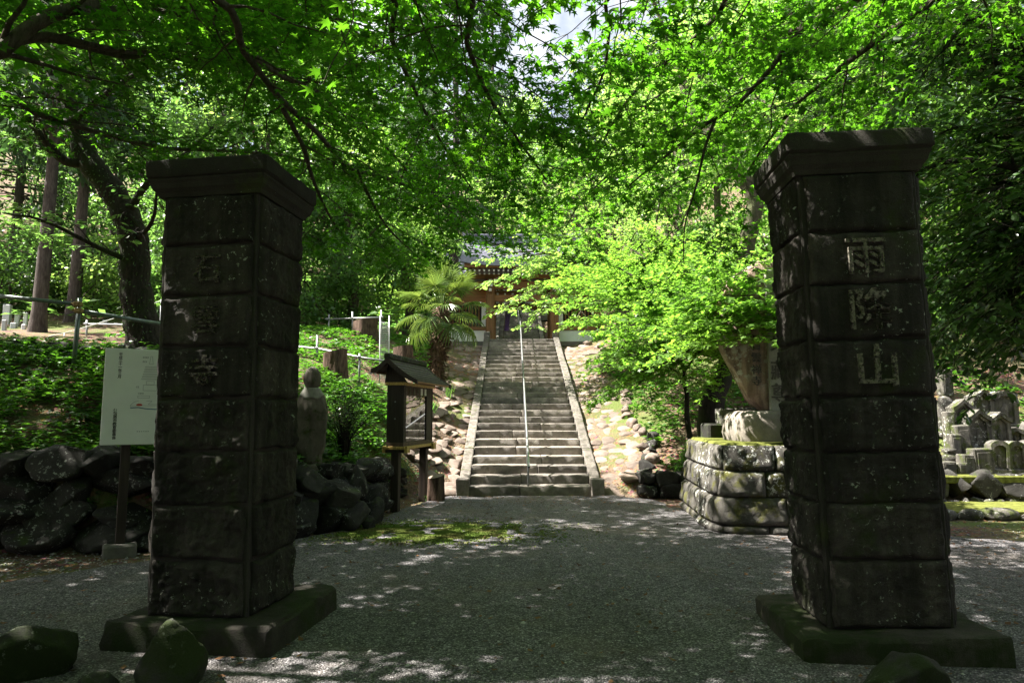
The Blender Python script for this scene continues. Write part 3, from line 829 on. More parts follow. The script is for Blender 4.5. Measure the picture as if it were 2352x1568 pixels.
# ------------------------------------------------------------------ main staircase
SX0, SX1, SY0, NST, RISE, RUN = -0.86, 1.57, 13.62, 26, 0.170, 0.476
def staircase(label, x0, x1, y0, z0, n, rise, run, curb_w, seed, newel=True, splits=2):
    t = thing('stone_staircase', label, 'stairs', ((x0 + x1) / 2, y0, z0))
    ox, oy = (x0 + x1) / 2, y0
    rr = random.Random(seed)
    for k in range(n):
        cuts = [x0 + 0.006]
        for q in range(1, splits): cuts.append(x0 + (x1 - x0) * (q / splits + rr.uniform(-0.16, 0.16)))
        cuts.append(x1 - 0.006)
        for a, b in zip(cuts[:-1], cuts[1:]):
            V, F = noisy_box((b - a - 0.008, run * 1.24, rise + 0.04), 0.014, 0.009, seed * 50 + k * 3 + int(a * 7), 0.10)
            obj('step_stone', mesh('step_stone', V, F, MT['granite'], 'sharp'), t, ((a + b) / 2 - ox, (k + 0.62) * run + rr.uniform(-0.014, 0.014), (k + 1) * rise - rise / 2 - 0.02 + rr.uniform(-0.008, 0.008)),
                (rr.uniform(-0.008, 0.008), rr.uniform(-0.006, 0.006), rr.uniform(-0.006, 0.006)))
    L = n * run
    for sgn, xe in ((-1, x0), (1, x1)):
        segs = 7
        for q in range(segs):
            ya, yb = q / segs * L + 0.12, (q + 1) / segs * L + 0.10
            za, zb = ya / run * rise + 0.16, yb / run * rise + 0.16
            mb = MB()
            V = []
            wv = rr.uniform(-0.008, 0.008)
            for yy, zz in ((ya, za), (yb, zb)):
                for dx, dz in ((0, -0.42), (curb_w, -0.42), (curb_w, -0.012), (curb_w - 0.02, 0), (0.02, 0), (0, -0.012)):
                    V.append((xe - ox + sgn * (dx + 0.003) + wv, yy, zz + dz))
            m = 6
            F = [tuple(range(m)), tuple(range(m, 2 * m))[::-1]] + [(i, m + i, m + (i + 1) % m, (i + 1) % m) for i in range(m)]
            if sgn < 0: F = [f[::-1] for f in F]
            mb.add(V, F).build('side_kerb', MT['kerb_granite'], t)
        if newel:
            mb = MB(); mb.box((xe - ox + sgn * (curb_w / 2 + 0.004), 0.02, 0.15), (curb_w + 0.05, 0.26, 0.36), 0.02)
            mb.build('end_block', MT['granite'], t)
            mb = MB(); mb.box((xe - ox + sgn * (curb_w / 2), L + 0.15, n * rise + 0.12), (curb_w + 0.03, 0.22, 0.46), 0.03)
            mb.build('end_block', MT['granite'], t)
    return t
staircase('long flight of granite steps climbing from the gravel to the temple gate', SX0, SX1, SY0, 0.0, NST, RISE, RUN, 0.205, 4)

hr = thing('handrail', 'thin silver pipe handrail running up the middle of the lower steps', 'handrail', (0.32, SY0, 0))
def slope_rail(root, n, rise, run, h, npost, r=0.022):
    a = (0, 0.25, 0.25 / run * rise + h); b = (0, (n - 0.4) * run, (n - 0.4) * rise + h)
    pts = spline([(0, 0.10, rise), (0, 0.10, h * 0.8), (0, 0.14, h * 1.03), (0, 0.35, 0.35 / run * rise + h), b, (0, b[1] + 0.5, b[2] + 0.02), (0, b[1] + 0.56, b[2] - 0.1)], 0.1)
    MB().tube(pts, r, 10).build('rail', MT['pipe'], root, True)
    for k in range(1, npost + 1):
        st = int(k * n / (npost + 0.6))
        y = (st + 0.5) * run
        MB().tube([(0, y, (st + 1) * rise - 0.02), (0, y, y / run * rise + h)], r * 0.8, 8).build('post', MT['pipe'], root, True)
slope_rail(hr, NST, RISE, RUN, 0.76, 9)

# flagstone slopes on both sides of the stairs
def lay(rr, tilt=19.6):
    """bedded in the slope, turned at random in its plane"""
    return (Matrix.Rotation(math.radians(tilt) + rr.uniform(-.05, .05), 3, 'X') @ Matrix.Rotation(rr.uniform(-.06, .06), 3, 'Y') @ Matrix.Rotation(rr.uniform(0, 6.28), 3, 'Z')).to_euler()
V, F = [], []
for side in (-1, 1):
    b0 = len(V); xs = np.linspace(0.0, 1.25, 9); ys = np.arange(SY0 + 0.1, 26.1, 0.2)
    for y in ys:
        xx = (SX0 - 0.2 - xs) if side < 0 else (SX1 + 0.2 + xs)
        zz = np.maximum(tz(xx, np.full(9, y)) + 0.004, (y - SY0) * 0.357 - 0.2 - 0.12 * xs)
        V += [tuple(p) for p in np.c_[xx, np.full(9, y), zz]]
    for q in range(len(ys) - 1):
        for k in range(8):
            f = (b0 + q * 9 + k, b0 + q * 9 + k + 1, b0 + q * 9 + k + 10, b0 + q * 9 + k + 9)
            F.append(f if side > 0 else f[::-1])
sl = struct('paved_slope', mesh('paved_slope', V, F, MT['ground'], True))
rr = random.Random(12)
for side in (-1, 1):
    y = SY0 + 0.15
    while y < 26.0:
        f = (y - SY0) / 11
        wid = (1.05 + 0.25 * math.sin(y * 1.3) - 0.25 * f) if side < 0 else (1.0 + 0.2 * math.sin(y * 1.7))
        x = 0.12
        dy = rr.uniform(0.24, 0.42)
        while x < wid:
            w = rr.uniform(0.22, 0.5)
            xx = (SX0 - 0.21 - x - w / 2 + 0.1) if side < 0 else (SX1 + 0.21 + x + w / 2 - 0.1)
            yy = y + rr.uniform(-0.12, 0.12)
            z = max(tz1(xx, yy), (yy - SY0) * 0.357 - 0.2) - 0.035
            obj('paving_stone', rr.choice(FROCK), sl, (xx, yy, z + 0.0), lay(rr), (w * 0.74, w * 0.64, rr.uniform(0.06, 0.10)))
            x += w * 0.95
        y += dy
# rougher stones marking the outer edge of the paved slopes
for k in range(34):
    y = 13.9 + k * 0.36
    for side in (-1, 1):
        x = (-2.25 + 0.2 * math.sin(y)) if side < 0 else (3.0 + 0.15 * math.sin(y * 1.4) - (0.25 if y < 15 else 0))
        if rr.random() < 0.75:
            obj('paving_stone', rr.choice(FROCK), sl, (x, y, tz1(x, y) + 0.05), (rr.uniform(-.3, .3), rr.uniform(-.3, .3), rr.uniform(0, 6)), (rr.uniform(.12, .24), rr.uniform(.12, .22), rr.uniform(.1, .2)))

# low block wall between the right slope and the monument
bw = thing('block_wall', 'low mossy stone block wall beside the right foot of the stairs', 'stone wall', (2.5, 13.4, 0))
rr = random.Random(7)
for row in range(2):
    x = 2.42 + 0.03 * row
    while x < 4.8:
        w = rr.uniform(0.3, 0.62); h = 0.25 * rr.uniform(0.85, 1.1)
        V, F = noisy_box((w - 0.02, 0.36, h), 0.05, 0.045, rr.randint(0, 999), 0.06)
        obj('wall_block', mesh('wall_block', V, F, MT['wallrock'], True), bw, (x + w / 2 - 2.5, 13.42 - (x - 2.4) * 0.16 + 0.05 * row - 13.4, 0.11 + row * 0.24), (rr.uniform(-.06, .06), rr.uniform(-.06, .06), rr.uniform(-.1, .1)))
        x += w
for k in range(6):
    y = 13.7 + k * 0.33
    obj('wall_block', rr.choice(WROCK), bw, (2.62 + 0.1 * k - 2.5, y - 13.4, tz1(2.62 + 0.1 * k, y) + 0.03), (0, 0, rr.uniform(0, 6)), (0.2, 0.2, 0.16))
# ------------------------------------------------------------------ information board behind the left pillar
sg = thing('information_board', 'white information board with diagrams and Japanese text, half behind the left pillar', 'sign', (-4.56, 7.82, 0), math.radians(30))
BW, BH, BZ = 1.0, 1.10, 1.77
MB().box((BW / 2 - 0.1, 0, BZ), (BW, 0.05, BH), 0.006).build('panel', MT['board'], sg)
MB().box((0.16, 0.07, 1.0), (0.10, 0.075, 2.1), 0.006).build('post', MT['wood_dark'], sg)
MB().box((0.72, 0.07, 1.0), (0.10, 0.075, 2.1), 0.006).build('post', MT['wood_dark'], sg)
MB().box((0.16, 0.07, 0.03), (0.34, 0.32, 0.16), 0.02).build('footing', MT['concrete'], sg)
MB().box((0.72, 0.07, 0.03), (0.34, 0.32, 0.16), 0.02).build('footing', MT['concrete'], sg)
def on_board(name, me, u, v):            # u, v metres from the panel's lower left corner
    return obj(name, me, sg, (u - 0.1, -0.028, BZ - BH / 2 + v), (math.pi / 2, 0, 0))
on_board('lettering', font_mesh('平成三十一年三月', 0.040, MT['ink'], 0.0006, 0, True), 0.155, 0.90)
on_board('lettering', font_mesh('伊勢原市教育委員会', 0.042, MT['ink'], 0.0008, 0, True), 0.135, 0.235)
on_board('lettering', font_mesh('旧位置', 0.05, MT['ink'], 0.0008), 0.62, 0.09)
on_board('lettering', font_mesh('石雲寺', 0.02, MT['ink'], 0), 0.38, 0.585)
def line_fig(segs, w):
    mb = MB()
    for (a, b) in segs:
        a, b = Vector(a), Vector(b); d = (b - a).normalized(); nrm = Vector((-d.y, d.x)) * w / 2
        mb.add([(*(a + nrm), 0), (*(a - nrm), 0), (*(b - nrm), 0), (*(b + nrm), 0)], [(0, 1, 2, 3)])
    return mb
segs = []
def poly(pts, close=False):
    for a, b in zip(pts[:-1], pts[1:]): segs.append((a, b))
    if close: segs.append((pts[-1], pts[0]))
# stone tower diagram: finial, stacked roofs, body, base
poly([(0.46, 1.02), (0.48, 1.02), (0.48, 1.0), (0.49, 0.93), (0.45, 0.93), (0.46, 1.0)], True)
for k in range(6):
    z, h = 0.90 - 0.028 * k, 0.055 + 0.006 * k
    poly([(0.47 - h, z), (0.47 + h, z), (0.47 + h * 1.1, z - 0.01), (0.47 - h * 1.1, z - 0.01)], True)
poly([(0.43, 0.73), (0.51, 0.73), (0.51, 0.69), (0.43, 0.69)], True)
poly([(0.40, 0.685), (0.54, 0.685), (0.54, 0.62), (0.40, 0.62)], True)
on_board('tower_diagram', line_fig(segs, 0.0035).mesh('tower_diagram', MT['ink_grey']), 0, 0)
segs = []
for z in (1.02, 0.93, 0.74, 0.685, 0.615): poly([(0.57, z), (0.64, z)])
on_board('level_lines', line_fig(segs, 0.0035).mesh('level_lines', MT['ink_grey']), 0, 0)
segs = []
poly([(0.28, 0.43), (0.28, 0.45), (0.32, 0.49), (0.36, 0.50)])
poly([(0.35, 0.56), (0.47, 0.56), (0.47, 0.535), (0.35, 0.535)], True)
poly([(0.28, 0.445), (0.45, 0.445), (0.80, 0.455)]); poly([(0.44, 0.50), (0.50, 0.50), (0.46, 0.46), (0.80, 0.465)])
on_board('site_map', line_fig(segs, 0.0035).mesh('site_map', MT['ink_grey']), 0, 0)
segs = []
poly([(0.28, 0.42), (0.36, 0.425), (0.44, 0.41), (0.52, 0.405), (0.60, 0.40), (0.66, 0.42), (0.74, 0.435), (0.80, 0.44)])
on_board('river_line', line_fig(segs, 0.011).mesh('river_line', MT['ink_blue']), 0, 0)
mb = MB(); mb.add([(0.37 + 0.032 * math.cos(a), 0.455 + 0.013 * math.sin(a), 0) for a in np.linspace(0, 6.28, 16, endpoint=False)], [tuple(range(16))])
on_board('map_marker', mb.mesh('map_marker', MT['ink_red']), 0, 0.0)
segs = []
for k in range(6): poly([(0.36 + k * 0.022, 0.15), (0.372 + k * 0.022, 0.15)])
on_board('scale_bar', line_fig(segs, 0.006).mesh('scale_bar', MT['ink']), 0, 0)
segs = []
rr = random.Random(3)
for (u, v, k) in ((0.38, 1.0, 4), (0.38, 0.95, 3), (0.58, 0.98, 2), (0.58, 0.83, 1), (0.58, 0.71, 2), (0.58, 0.65, 2), (0.33, 0.655, 2), (0.62, 0.37, 5)):
    for q in range(k): poly([(u + 0.016 * q, v), (u + 0.016 * q + 0.01, v)]); poly([(u + 0.016 * q, v + 0.01), (u + 0.016 * q + 0.01, v + 0.012)])
on_board('caption_marks', line_fig(segs, 0.005).mesh('caption_marks', MT['ink']), 0, 0)
MB().box((0.17, 0, 0), (0.30, 0.30, 0.002), 0.0005).build('printed_photo', MT['photo_dark'], sg, loc=(0.46, -0.0275, BZ + 0.24), rot=(math.pi / 2, 0, 0))

# ------------------------------------------------------------------ notice board with a little roof
kk = thing('notice_board', 'dark wooden roofed notice board with a glazed case on two posts', 'notice board', (-1.94, 11.40, 0), math.radians(79))
# local x runs along the case away from the camera, -y looks to the path
KL, KW, KZ0, KZ1 = 1.58, 0.30, 1.02, 2.06
for x in (0.02, KL - 0.12):
    MB().box((x + 0.06, 0.0, 0.53), (0.13, 0.13, 1.1), 0.006).build('post', MT['wood_dark'], kk)
    MB().box((x + 0.06, 0.0, KZ0 - 0.03), (0.15, 0.40, 0.10), 0.006).build('bearer', MT['wood_dark'], kk)
    for y in (-0.19, 0.19):
        MB().box((x + 0.06, y, KZ0 - 0.03), (0.155, 0.055, 0.112), 0.004).build('brass_end', MT['gold'], kk)
MB().box((KL / 2, 0, KZ0 + 0.05), (KL, KW, 0.08), 0.005).build('sill_board', MT['wood_brown'], kk)
MB().box((KL / 2, 0.13, (KZ0 + KZ1) / 2 + 0.04), (KL - 0.01, 0.03, KZ1 - KZ0 - 0.1), 0.004).build('back_panel', MT['wood_dark'], kk)
for x in (0.02, KL - 0.02):
    MB().box((x, 0, (KZ0 + KZ1) / 2 + 0.045), (0.04, KW - 0.004, KZ1 - KZ0 - 0.09), 0.004).build('end_panel', MT['wood_dark'], kk)
MB().box((0.075, -0.135, (KZ0 + KZ1) / 2 + 0.045), (0.07, 0.025, KZ1 - KZ0 - 0.1), 0.003).build('stile', MT['wood_dark'], kk)
MB().box((KL - 0.22, -0.135, (KZ0 + KZ1) / 2 + 0.045), (0.30, 0.025, KZ1 - KZ0 - 0.1), 0.003).build('stile', MT['wood_dark'], kk)
MB().box((KL / 2 - 0.13, -0.13, (KZ0 + KZ1) / 2 - 0.02), (KL - 0.58, 0.006, KZ1 - KZ0 - 0.24), 0.001).build('glass_pane', MT['glass'], kk)
MB().box((KL / 2 - 0.05, -0.02, KZ0 + 0.40), (0.34, 0.004, 0.42), 0.001, Euler((0, 0, 0)).to_matrix()).build('notice_sheet', MT['white'], kk)
MB().box((KL / 2, -0.12, KZ1 - 0.09), (KL, 0.03, 0.16), 0.003).build('head_rail', MT['wood_brown'], kk)
for k in range(7):
    MB().box((0.12 + k * 0.205, -0.14, KZ1 - 0.09), (0.10, 0.012, 0.12), 0.002).build('frieze_slat', MT['white'] if k > 3 else MT['carved'], kk)
MB().box((KL / 2, 0, KZ1 + 0.02), (KL + 0.06, KW + 0.05, 0.05), 0.004).build('brass_band', MT['gold'], kk)
MB().box((KL / 2, 0, KZ0 + 0.0), (KL + 0.06, KW + 0.06, 0.05), 0.004).build('brass_band', MT['gold'], kk)
for z in (1.5, 1.78): MB().tube([(-0.006, 0.0, z), (-0.012, 0.0, z)], 0.012, 8).build('screw_head', MT['pipe'], kk)
# curved roof of slats, ridge along the length
RX0, RX1, RZ = -0.16, KL + 0.2, KZ1 + 0.43
def roofcurve(u, side=-1): return ((0.50 if side < 0 else 0.27) * u - 0.09 * (-side) * 1.0, RZ - (0.50 if side < 0 else 0.32) * u + 0.13 * u * u)     # out, height
for side in (-1, 1):
    wood_in = MB()
    for k in range(8):
        (y0, z0), (y1, z1) = roofcurve(k / 8, side), roofcurve((k + 1) / 8, side)
        V = []
        for x in (RX0 + 0.04, RX1 - 0.04):
            V += [(x, side * y0, z0 - 0.012), (x, side * y0, z0 + 0.004), (x, side * (y1 + 0.012), z1 + 0.022), (x, side * (y1 + 0.012), z1 - 0.01)]
        F = [(0, 1, 2, 3), (7, 6, 5, 4), (0, 4, 5, 1), (1, 5, 6, 2), (2, 6, 7, 3), (3, 7, 4, 0)]
        MB().add(V, F if side > 0 else [f[::-1] for f in F]).build('roof_slat', MT['shingle'], kk)
    for x in (RX0, RX1):
        V, F = [], []
        for k in range(9):
            y, z = roofcurve(k / 8 * 1.05, side)
            V += [(x - 0.025, side * y, z + 0.03), (x + 0.025, side * y, z + 0.03), (x + 0.025, side * y, z - 0.075 + 0.03 * k / 8), (x - 0.025, side * y, z - 0.075 + 0.03 * k / 8)]
        for k in range(8):
            for q in range(4): F.append((k * 4 + q, k * 4 + (q + 1) % 4, k * 4 + 4 + (q + 1) % 4, k * 4 + 4 + q))
        F += [(3, 2, 1, 0), (32, 33, 34, 35)]
        MB().add(V, F if side > 0 else [f[::-1] for f in F]).build('barge_board', MT['wood_dark'], kk)
    (y0, z0) = roofcurve(0.97, side)
    MB().box((KL / 2, side * y0, z0 - 0.03), (RX1 - RX0 - 0.1, 0.06, 0.025), 0.003).build('eave_board', MT['wood_gate_h'], kk)
MB().box((KL / 2, 0.09, RZ + 0.04), (RX1 - RX0 + 0.04, 0.11, 0.10), 0.02).build('ridge', MT['mossrock'], kk)
V = [(0.0, -0.2, KZ1 + 0.04), (0.0, 0.2, KZ1 + 0.04), (0.0, 0.14, RZ - 0.06), (0.0, 0.04, RZ - 0.06)]
for x in (0.02, KL - 0.02):
    MB().add([(x + dx, b, c) for dx in (-0.012, 0.012) for _, b, c in V], [(0, 1, 2, 3), (7, 6, 5, 4), (0, 4, 5, 1), (1, 5, 6, 2), (2, 6, 7, 3), (3, 7, 4, 0)]).build('gable_panel', MT['wood_dark'], kk)

# ------------------------------------------------------------------ stone monk statue
st = thing('stone_statue', 'weathered stone monk statue with a pale collar standing on boulders', 'statue', (-2.86, 9.78, 0.86), math.radians(14))
def statue_body():
    prof = [(0.00, 0.17, 0.14), (0.02, 0.175, 0.15), (0.10, 0.165, 0.14), (0.14, 0.16, 0.13), (0.17, 0.19, 0.14), (0.24, 0.205, 0.15), (0.34, 0.21, 0.15), (0.45, 0.212, 0.15), (0.56, 0.215, 0.152), (0.66, 0.22, 0.155), (0.74, 0.222, 0.155), (0.82, 0.218, 0.15), (0.90, 0.205, 0.14), (0.96, 0.182, 0.128),
            (1.00, 0.155, 0.115), (1.03, 0.128, 0.104), (1.06, 0.104, 0.098), (1.075, 0.082, 0.092), (1.10, 0.086, 0.108), (1.14, 0.098, 0.122), (1.19, 0.107, 0.134), (1.24, 0.111, 0.138), (1.30, 0.106, 0.13), (1.345, 0.084, 0.10), (1.38, 0.048, 0.055), (1.39, 0.005, 0.005)]
    n, V = 64, []
    for z, rx, ry in prof:
        for i in range(n):
            a = 2 * math.pi * i / n
            x, y = rx * math.cos(a), ry * math.sin(a)
            fr = max(0.0, -math.sin(a))
            da = abs(a - 1.5 * math.pi)                              # angle from the front
            k = 1.0
            if z < 0.98:
                k += 0.02 * math.cos(a * 17) * min(1, z / 0.15)
                if 0.16 < z < 0.90:                                   # hanging sleeves either side, sunken robe front
                    q = min(1, (z - 0.16) / 0.12) * min(1, (0.90 - z) / 0.12)
                    k += q * (0.26 * math.exp(-((da - 0.85) / 0.28) ** 2) - 0.22 * math.exp(-(da / 0.30) ** 2) + 0.05 * math.exp(-((da - 1.5) / 0.15) ** 2) * (1 if z > 0.5 else -1))
                    k -= q * 0.16 * math.exp(-((da - 1.25) / 0.09) ** 2)
                if z < 0.16: k -= 0.05 * math.exp(-(da / 0.2) ** 2)
            x, y = x * k, y * k
            if 0.60 <= z <= 0.90: y -= 0.085 * math.exp(-((z - 0.78) / 0.07) ** 2) * math.exp(-(da / 0.4) ** 2)      # joined hands
            if z > 1.09:                                              # face
                ax = x / 0.12
                if 1.16 < z < 1.23: y -= 0.03 * math.exp(-(ax / 0.16) ** 2) * fr
                if 1.21 < z < 1.27: y += 0.026 * (math.exp(-((ax - 0.42) / 0.22) ** 2) + math.exp(-((ax + 0.42) / 0.22) ** 2)) * fr
                if 1.12 < z < 1.16: y -= 0.012 * math.exp(-(ax / 0.3) ** 2) * fr
                if 1.13 < z < 1.26 and abs(math.cos(a)) > 0.965: x *= 1.14
            V.append((x, y, z))
    V = np.array(V)
    V += 0.012 * np.stack([fbm(V * 7, 5), fbm(V * 7, 6), 0 * V[:, 0]], -1)
    F = [(j * n + i, j * n + (i + 1) % n, (j + 1) * n + (i + 1) % n, (j + 1) * n + i) for j in range(len(prof) - 1) for i in range(n)]
    F += [tuple(range(n))[::-1], tuple((len(prof) - 1) * n + i for i in range(n))]
    return mesh('body', V, F, MT['statue'], True)
bo = obj('body', statue_body(), st)
md = bo.modifiers.new('s', 'SUBSURF'); md.levels = md.render_levels = 1
V, F = [], []
for j in range(6):
    for i in range(24):
        a = 2 * math.pi * i / 24; q = j / 5
        fr = 0.5 - 0.5 * math.sin(a)
        rx, ry = 0.106 + 0.065 * q, 0.108 + 0.03 * q
        V.append((rx * math.cos(a), ry * math.sin(a) - 0.01, 1.085 - 0.085 * q - 0.075 * q * fr * abs(math.sin(a)) ** 0.5 - 0.015 * q * math.cos(a * 6)))
for j in range(5):
    for i in range(24): F.append((j * 24 + i, (j + 1) * 24 + i, (j + 1) * 24 + (i + 1) % 24, j * 24 + (i + 1) % 24))
co = obj('collar', mesh('collar', V, F, MT['bib'], True), st)
md = co.modifiers.new('s', 'SOLIDIFY'); md.thickness = 0.012
V, F = rough_face(0.5, 0.12, 0.2, 0.02, 77, 12, 6)
MB().lathe([(0.30, -0.14), (0.31, -0.05), (0.27, 0.0), (0.22, 0.02)], 22).build('plinth', MT['statue'], st, True, sc=(1, 0.8, 1))
# boulders that carry the statue
for k, (x, y, z, s) in enumerate(((-2.85, 9.75, 0.56, (0.5, 0.42, 0.28)), (-2.35, 9.6, 0.42, (0.36, 0.3, 0.30)), (-2.25, 9.95, 0.62, (0.22, 0.2, 0.30)), (-2.75, 9.15, 0.26, (0.40, 0.32, 0.30)), (-2.22, 9.55, 0.2, (0.38, 0.3, 0.26)),
                                   (-3.05, 9.3, 0.62, (0.35, 0.28, 0.2)), (-2.0, 10.05, 0.12, (0.3, 0.22, 0.17)), (-1.98, 9.6, 0.06, (0.16, 0.12, 0.09)), (-2.12, 10.35, 0.35, (0.25, 0.25, 0.25)))):
    obj('wall_stone', WROCK[k % 6], wl, (x, y, z), (0.2 * k, 0.3 * k, k * 1.3), s)

# ------------------------------------------------------------------ temple gate at the top of the stairs
GXc, GYf, GZ0 = 0.415, 27.15, 4.36
tg = thing('temple_gate', 'timber temple gate with a grey curved roof at the head of the stairs', 'gate', (GXc, GYf, GZ0))
tg.scale = (1.058, 1.058, 1.058)
for y in (0, 2.0):
    for x in (-1.21, 1.21):
        MB().box((x, y, 1.24), (0.31, 0.31, 2.5), 0.02).build('post', MT['wood_gate'], tg)
        MB().box((x, y, 0.0), (0.5, 0.5, 0.14), 0.03).build('post_stone', MT['granite'], tg)
    MB().box((0, y, 1.78), (2.8, 0.16, 0.24), 0.012).build('beam', MT['wood_gate_h'], tg)
    MB().box((0, y, 2.28), (3.5, 0.22, 0.28), 0.012).build('beam', MT['wood_gate_h'], tg)
    MB().box((0, y, 2.62), (3.9, 0.2, 0.16), 0.012).build('purlin', MT['wood_gate_h'], tg)
    for x in (-1.21, 0, 1.21):
        MB().box((x, y - 0.02, 2.49), (0.34, 0.36, 0.10), 0.01).build('bracket', MT['wood_gate_h'], tg)
for x in (-1.21, 1.21):
    MB().box((x, 1.0, 2.05), (0.16, 2.4, 0.22), 0.012).build('tie_beam', MT['wood_gate'], tg)
    for z, w in ((2.40, 0.13), (2.24, 0.17), (2.06, 0.10)):
        MB().box((x, -0.28 + 0.03 * (2.4 - z), z), (w, 0.10, 0.11), 0.008).build('white_bracket_end', MT['white'], tg)
    for s in (-0.06, 0.06):
        pass
# rafters with white painted ends, two tiers
for k in range(23):
    x = -1.95 + k * 3.9 / 22
    MB().beam((x, -0.86, 2.68), (x, 1.0, 3.30), 0.06, 0.07).build('rafter', MT['wood_gate'], tg)
    MB().box((x, -0.888, 2.672), (0.064, 0.02, 0.075), 0.002).build('rafter_end', MT['white'], tg)
    MB().box((x, -0.62, 2.60), (0.064, 0.02, 0.06), 0.002).build('rafter_end', MT['white'], tg)
MB().box((0, -0.96, 2.84), (4.3, 0.12, 0.16), 0.01).build('eave_board', MT['wood_gate_h'], tg)
def gate_roof():
    V, F = [], []
    nx, rows = 25, 15
    prof = []
    for k in range(rows + 1):
        u = k / rows
        prof.append((1.0 - 2.12 * u, 4.10 - 1.55 * u + 0.42 * u * u))
    for side in (0, 1):
        b0 = len(V)
        pts = []
        for k in range(rows):
            (y0, z0), (y1, z1) = prof[k], prof[k + 1]
            pts += [(y0, z0 + 0.0), (y1, z1 + 0.022)]
        pts += [(prof[-1][0], prof[-1][1] - 0.17), (prof[-1][0] + 0.15, prof[-1][1] - 0.17), (1.0, 3.55)]
        for y, z in pts:
            yy = y if side == 0 else 2.0 - y
            for i in range(nx):
                u = i / (nx - 1) * 2 - 1
                V.append((u * 2.28, yy, z + 0.16 * abs(u) ** 3))
        for k in range(len(pts) - 1):
            for i in range(nx - 1):
                f = (b0 + k * nx + i, b0 + (k + 1) * nx + i, b0 + (k + 1) * nx + i + 1, b0 + k * nx + i + 1)
                F.append(f if side == 0 else f[::-1])
        m = len(pts)
        for i, fl in ((0, True), (nx - 1, False)):
            f = tuple(b0 + k * nx + i for k in range(m))
            F.append(f if fl == (side == 0) else f[::-1])
    return mesh('roof', V, F, MT['copper'])
rf = obj('roof', gate_roof(), tg)
MB().box((0, 1.0, 4.22), (4.3, 0.34, 0.16), 0.02).box((0, 1.0, 4.37), (4.4, 0.26, 0.12), 0.02).box((0, 1.0, 4.48), (4.5, 0.3, 0.08), 0.02).build('ridge', MT['copper'], rf)
for x in (-2.22, 2.22):
    MB().prism([(x - 0.05, 0.78), (x + 0.05, 0.78), (x + 0.05, 1.22), (x - 0.05, 1.22)], 4.1, 4.62, [(x * 1.05 - 0.05, 0.9), (x * 1.05 + 0.05, 0.9), (x * 1.05 + 0.05, 1.1), (x * 1.05 - 0.05, 1.1)]).build('ridge_end', MT['copper'], rf)
for s in (-1, 1):                                                     # side walls
    x = s * 2.16
    MB().box((x, 0.3, 0.28), (1.5, 0.10, 0.62), 0.008).build('plaster_panel', MT['plaster'], tg)
    MB().box((x, 0.28, 0.66), (1.56, 0.16, 0.14), 0.008).build('wall_rail', MT['wood_gate_h'], tg)
    MB().box((x, 0.28, 1.62), (1.56, 0.16, 0.14), 0.008).build('wall_rail', MT['wood_gate_h'], tg)
    MB().box((s * 1.48, 0.26, 1.14), (0.16, 0.02, 0.84), 0.004).build('plaster_strip', MT['plaster'], tg)
    MB().box((x, 0.36, 1.14), (1.5, 0.03, 0.84), 0.004).build('lattice_back', MT['wood_dark'], tg)
    for k in range(10):
        MB().box((s * (1.66 + k * 0.125), 0.26, 1.14), (0.04, 0.05, 0.82), 0.004).build('lattice_bar', MT['wood_gate'], tg)
    MB().box((x, 0.3, 1.95), (1.5, 0.06, 0.5), 0.006).build('upper_board', MT['wood_gate_h'], tg)
    MB().box((s * 2.9, 0.3, 1.1), (0.2, 0.2, 2.2), 0.01).build('post', MT['wood_gate'], tg)
# carved frieze with pale slats under the inner beam
for k in range(14):
    MB().box((-0.95 + k * 0.146, 0.35, 1.98), (0.07, 0.03, 0.14), 0.004).build('frieze_slat', MT['white'] if k % 2 == 0 else MT['wood_gate_h'], tg)
MB().box((0, 0.4, 2.06), (2.1, 0.06, 0.05), 0.004).build('frieze_rail', MT['wood_gate_h'], tg)
bn = thing('purple_banner', 'narrow purple banner leaning on a pole inside the temple gate', 'banner', (-0.42, 29.3, 4.35))
MB().tube([(0, 0, 0.1), (0.16, 0, 1.9)], 0.014, 6).build('pole', MT['wood_brown'], bn)
V, F = [], []
for k in range(9):
    z = 0.85 + k * 0.12
    for s in (0.01, 0.20): V.append((z * 0.09 + s, 0.012 * math.sin(k * 1.4 + s * 9), z))
for k in range(8): F.append((2 * k, 2 * k + 1, 2 * k + 3, 2 * k + 2))
o = obj('cloth', mesh('cloth', V, F, MT['purple'], True), bn)
md = o.modifiers.new('s', 'SOLIDIFY'); md.thickness = 0.004

staircase('upper flight of dark stone steps seen through the temple gate', -0.63, 1.33, 30.6, 4.42, 16, 0.168, 0.43, 0.2, 14, True, 2)
h2 = thing('handrail', 'pipe handrail on the upper steps beyond the temple gate', 'handrail', (0.33, 30.6, 4.42))
slope_rail(h2, 16, 0.168, 0.43, 0.80, 5)

# landing between the flights, hall at the top
struct('gate_landing', MB().box((0.4, 28.45, 4.32), (7.4, 4.2, 0.2), 0.02).mesh('gate_landing', MT['concrete']))
struct('hall_terrace', MB().box((0.4, 41.6, 6.96), (14, 8, 0.3), 0.02).mesh('hall_terrace', MT['concrete']))
ha = thing('temple_hall', 'temple hall with pale sliding doors at the very top of the steps', 'hall', (0.4, 42.6, 7.10))
for k in range(9):
    MB().box((-4.4 + k * 1.1, 0, 1.4), (0.2, 0.2, 2.8), 0.01).build('post', MT['wood_gate'], ha)
for k in range(8):
    d = MB().box((-3.85 + k * 1.1, 0.05, 1.0), (0.88, 0.05, 1.9), 0.004).build('sliding_door', MT['door_paper'], ha)
    MB().box((-3.85 + k * 1.1, 0.02, 1.0), (0.03, 0.03, 1.9), 0.004).build('muntin', MT['wood_brown'], d)
    MB().box((-3.85 + k * 1.1, 0.02, 0.35), (0.86, 0.02, 0.5), 0.004).build('lower_board', MT['wood_brown'], d)
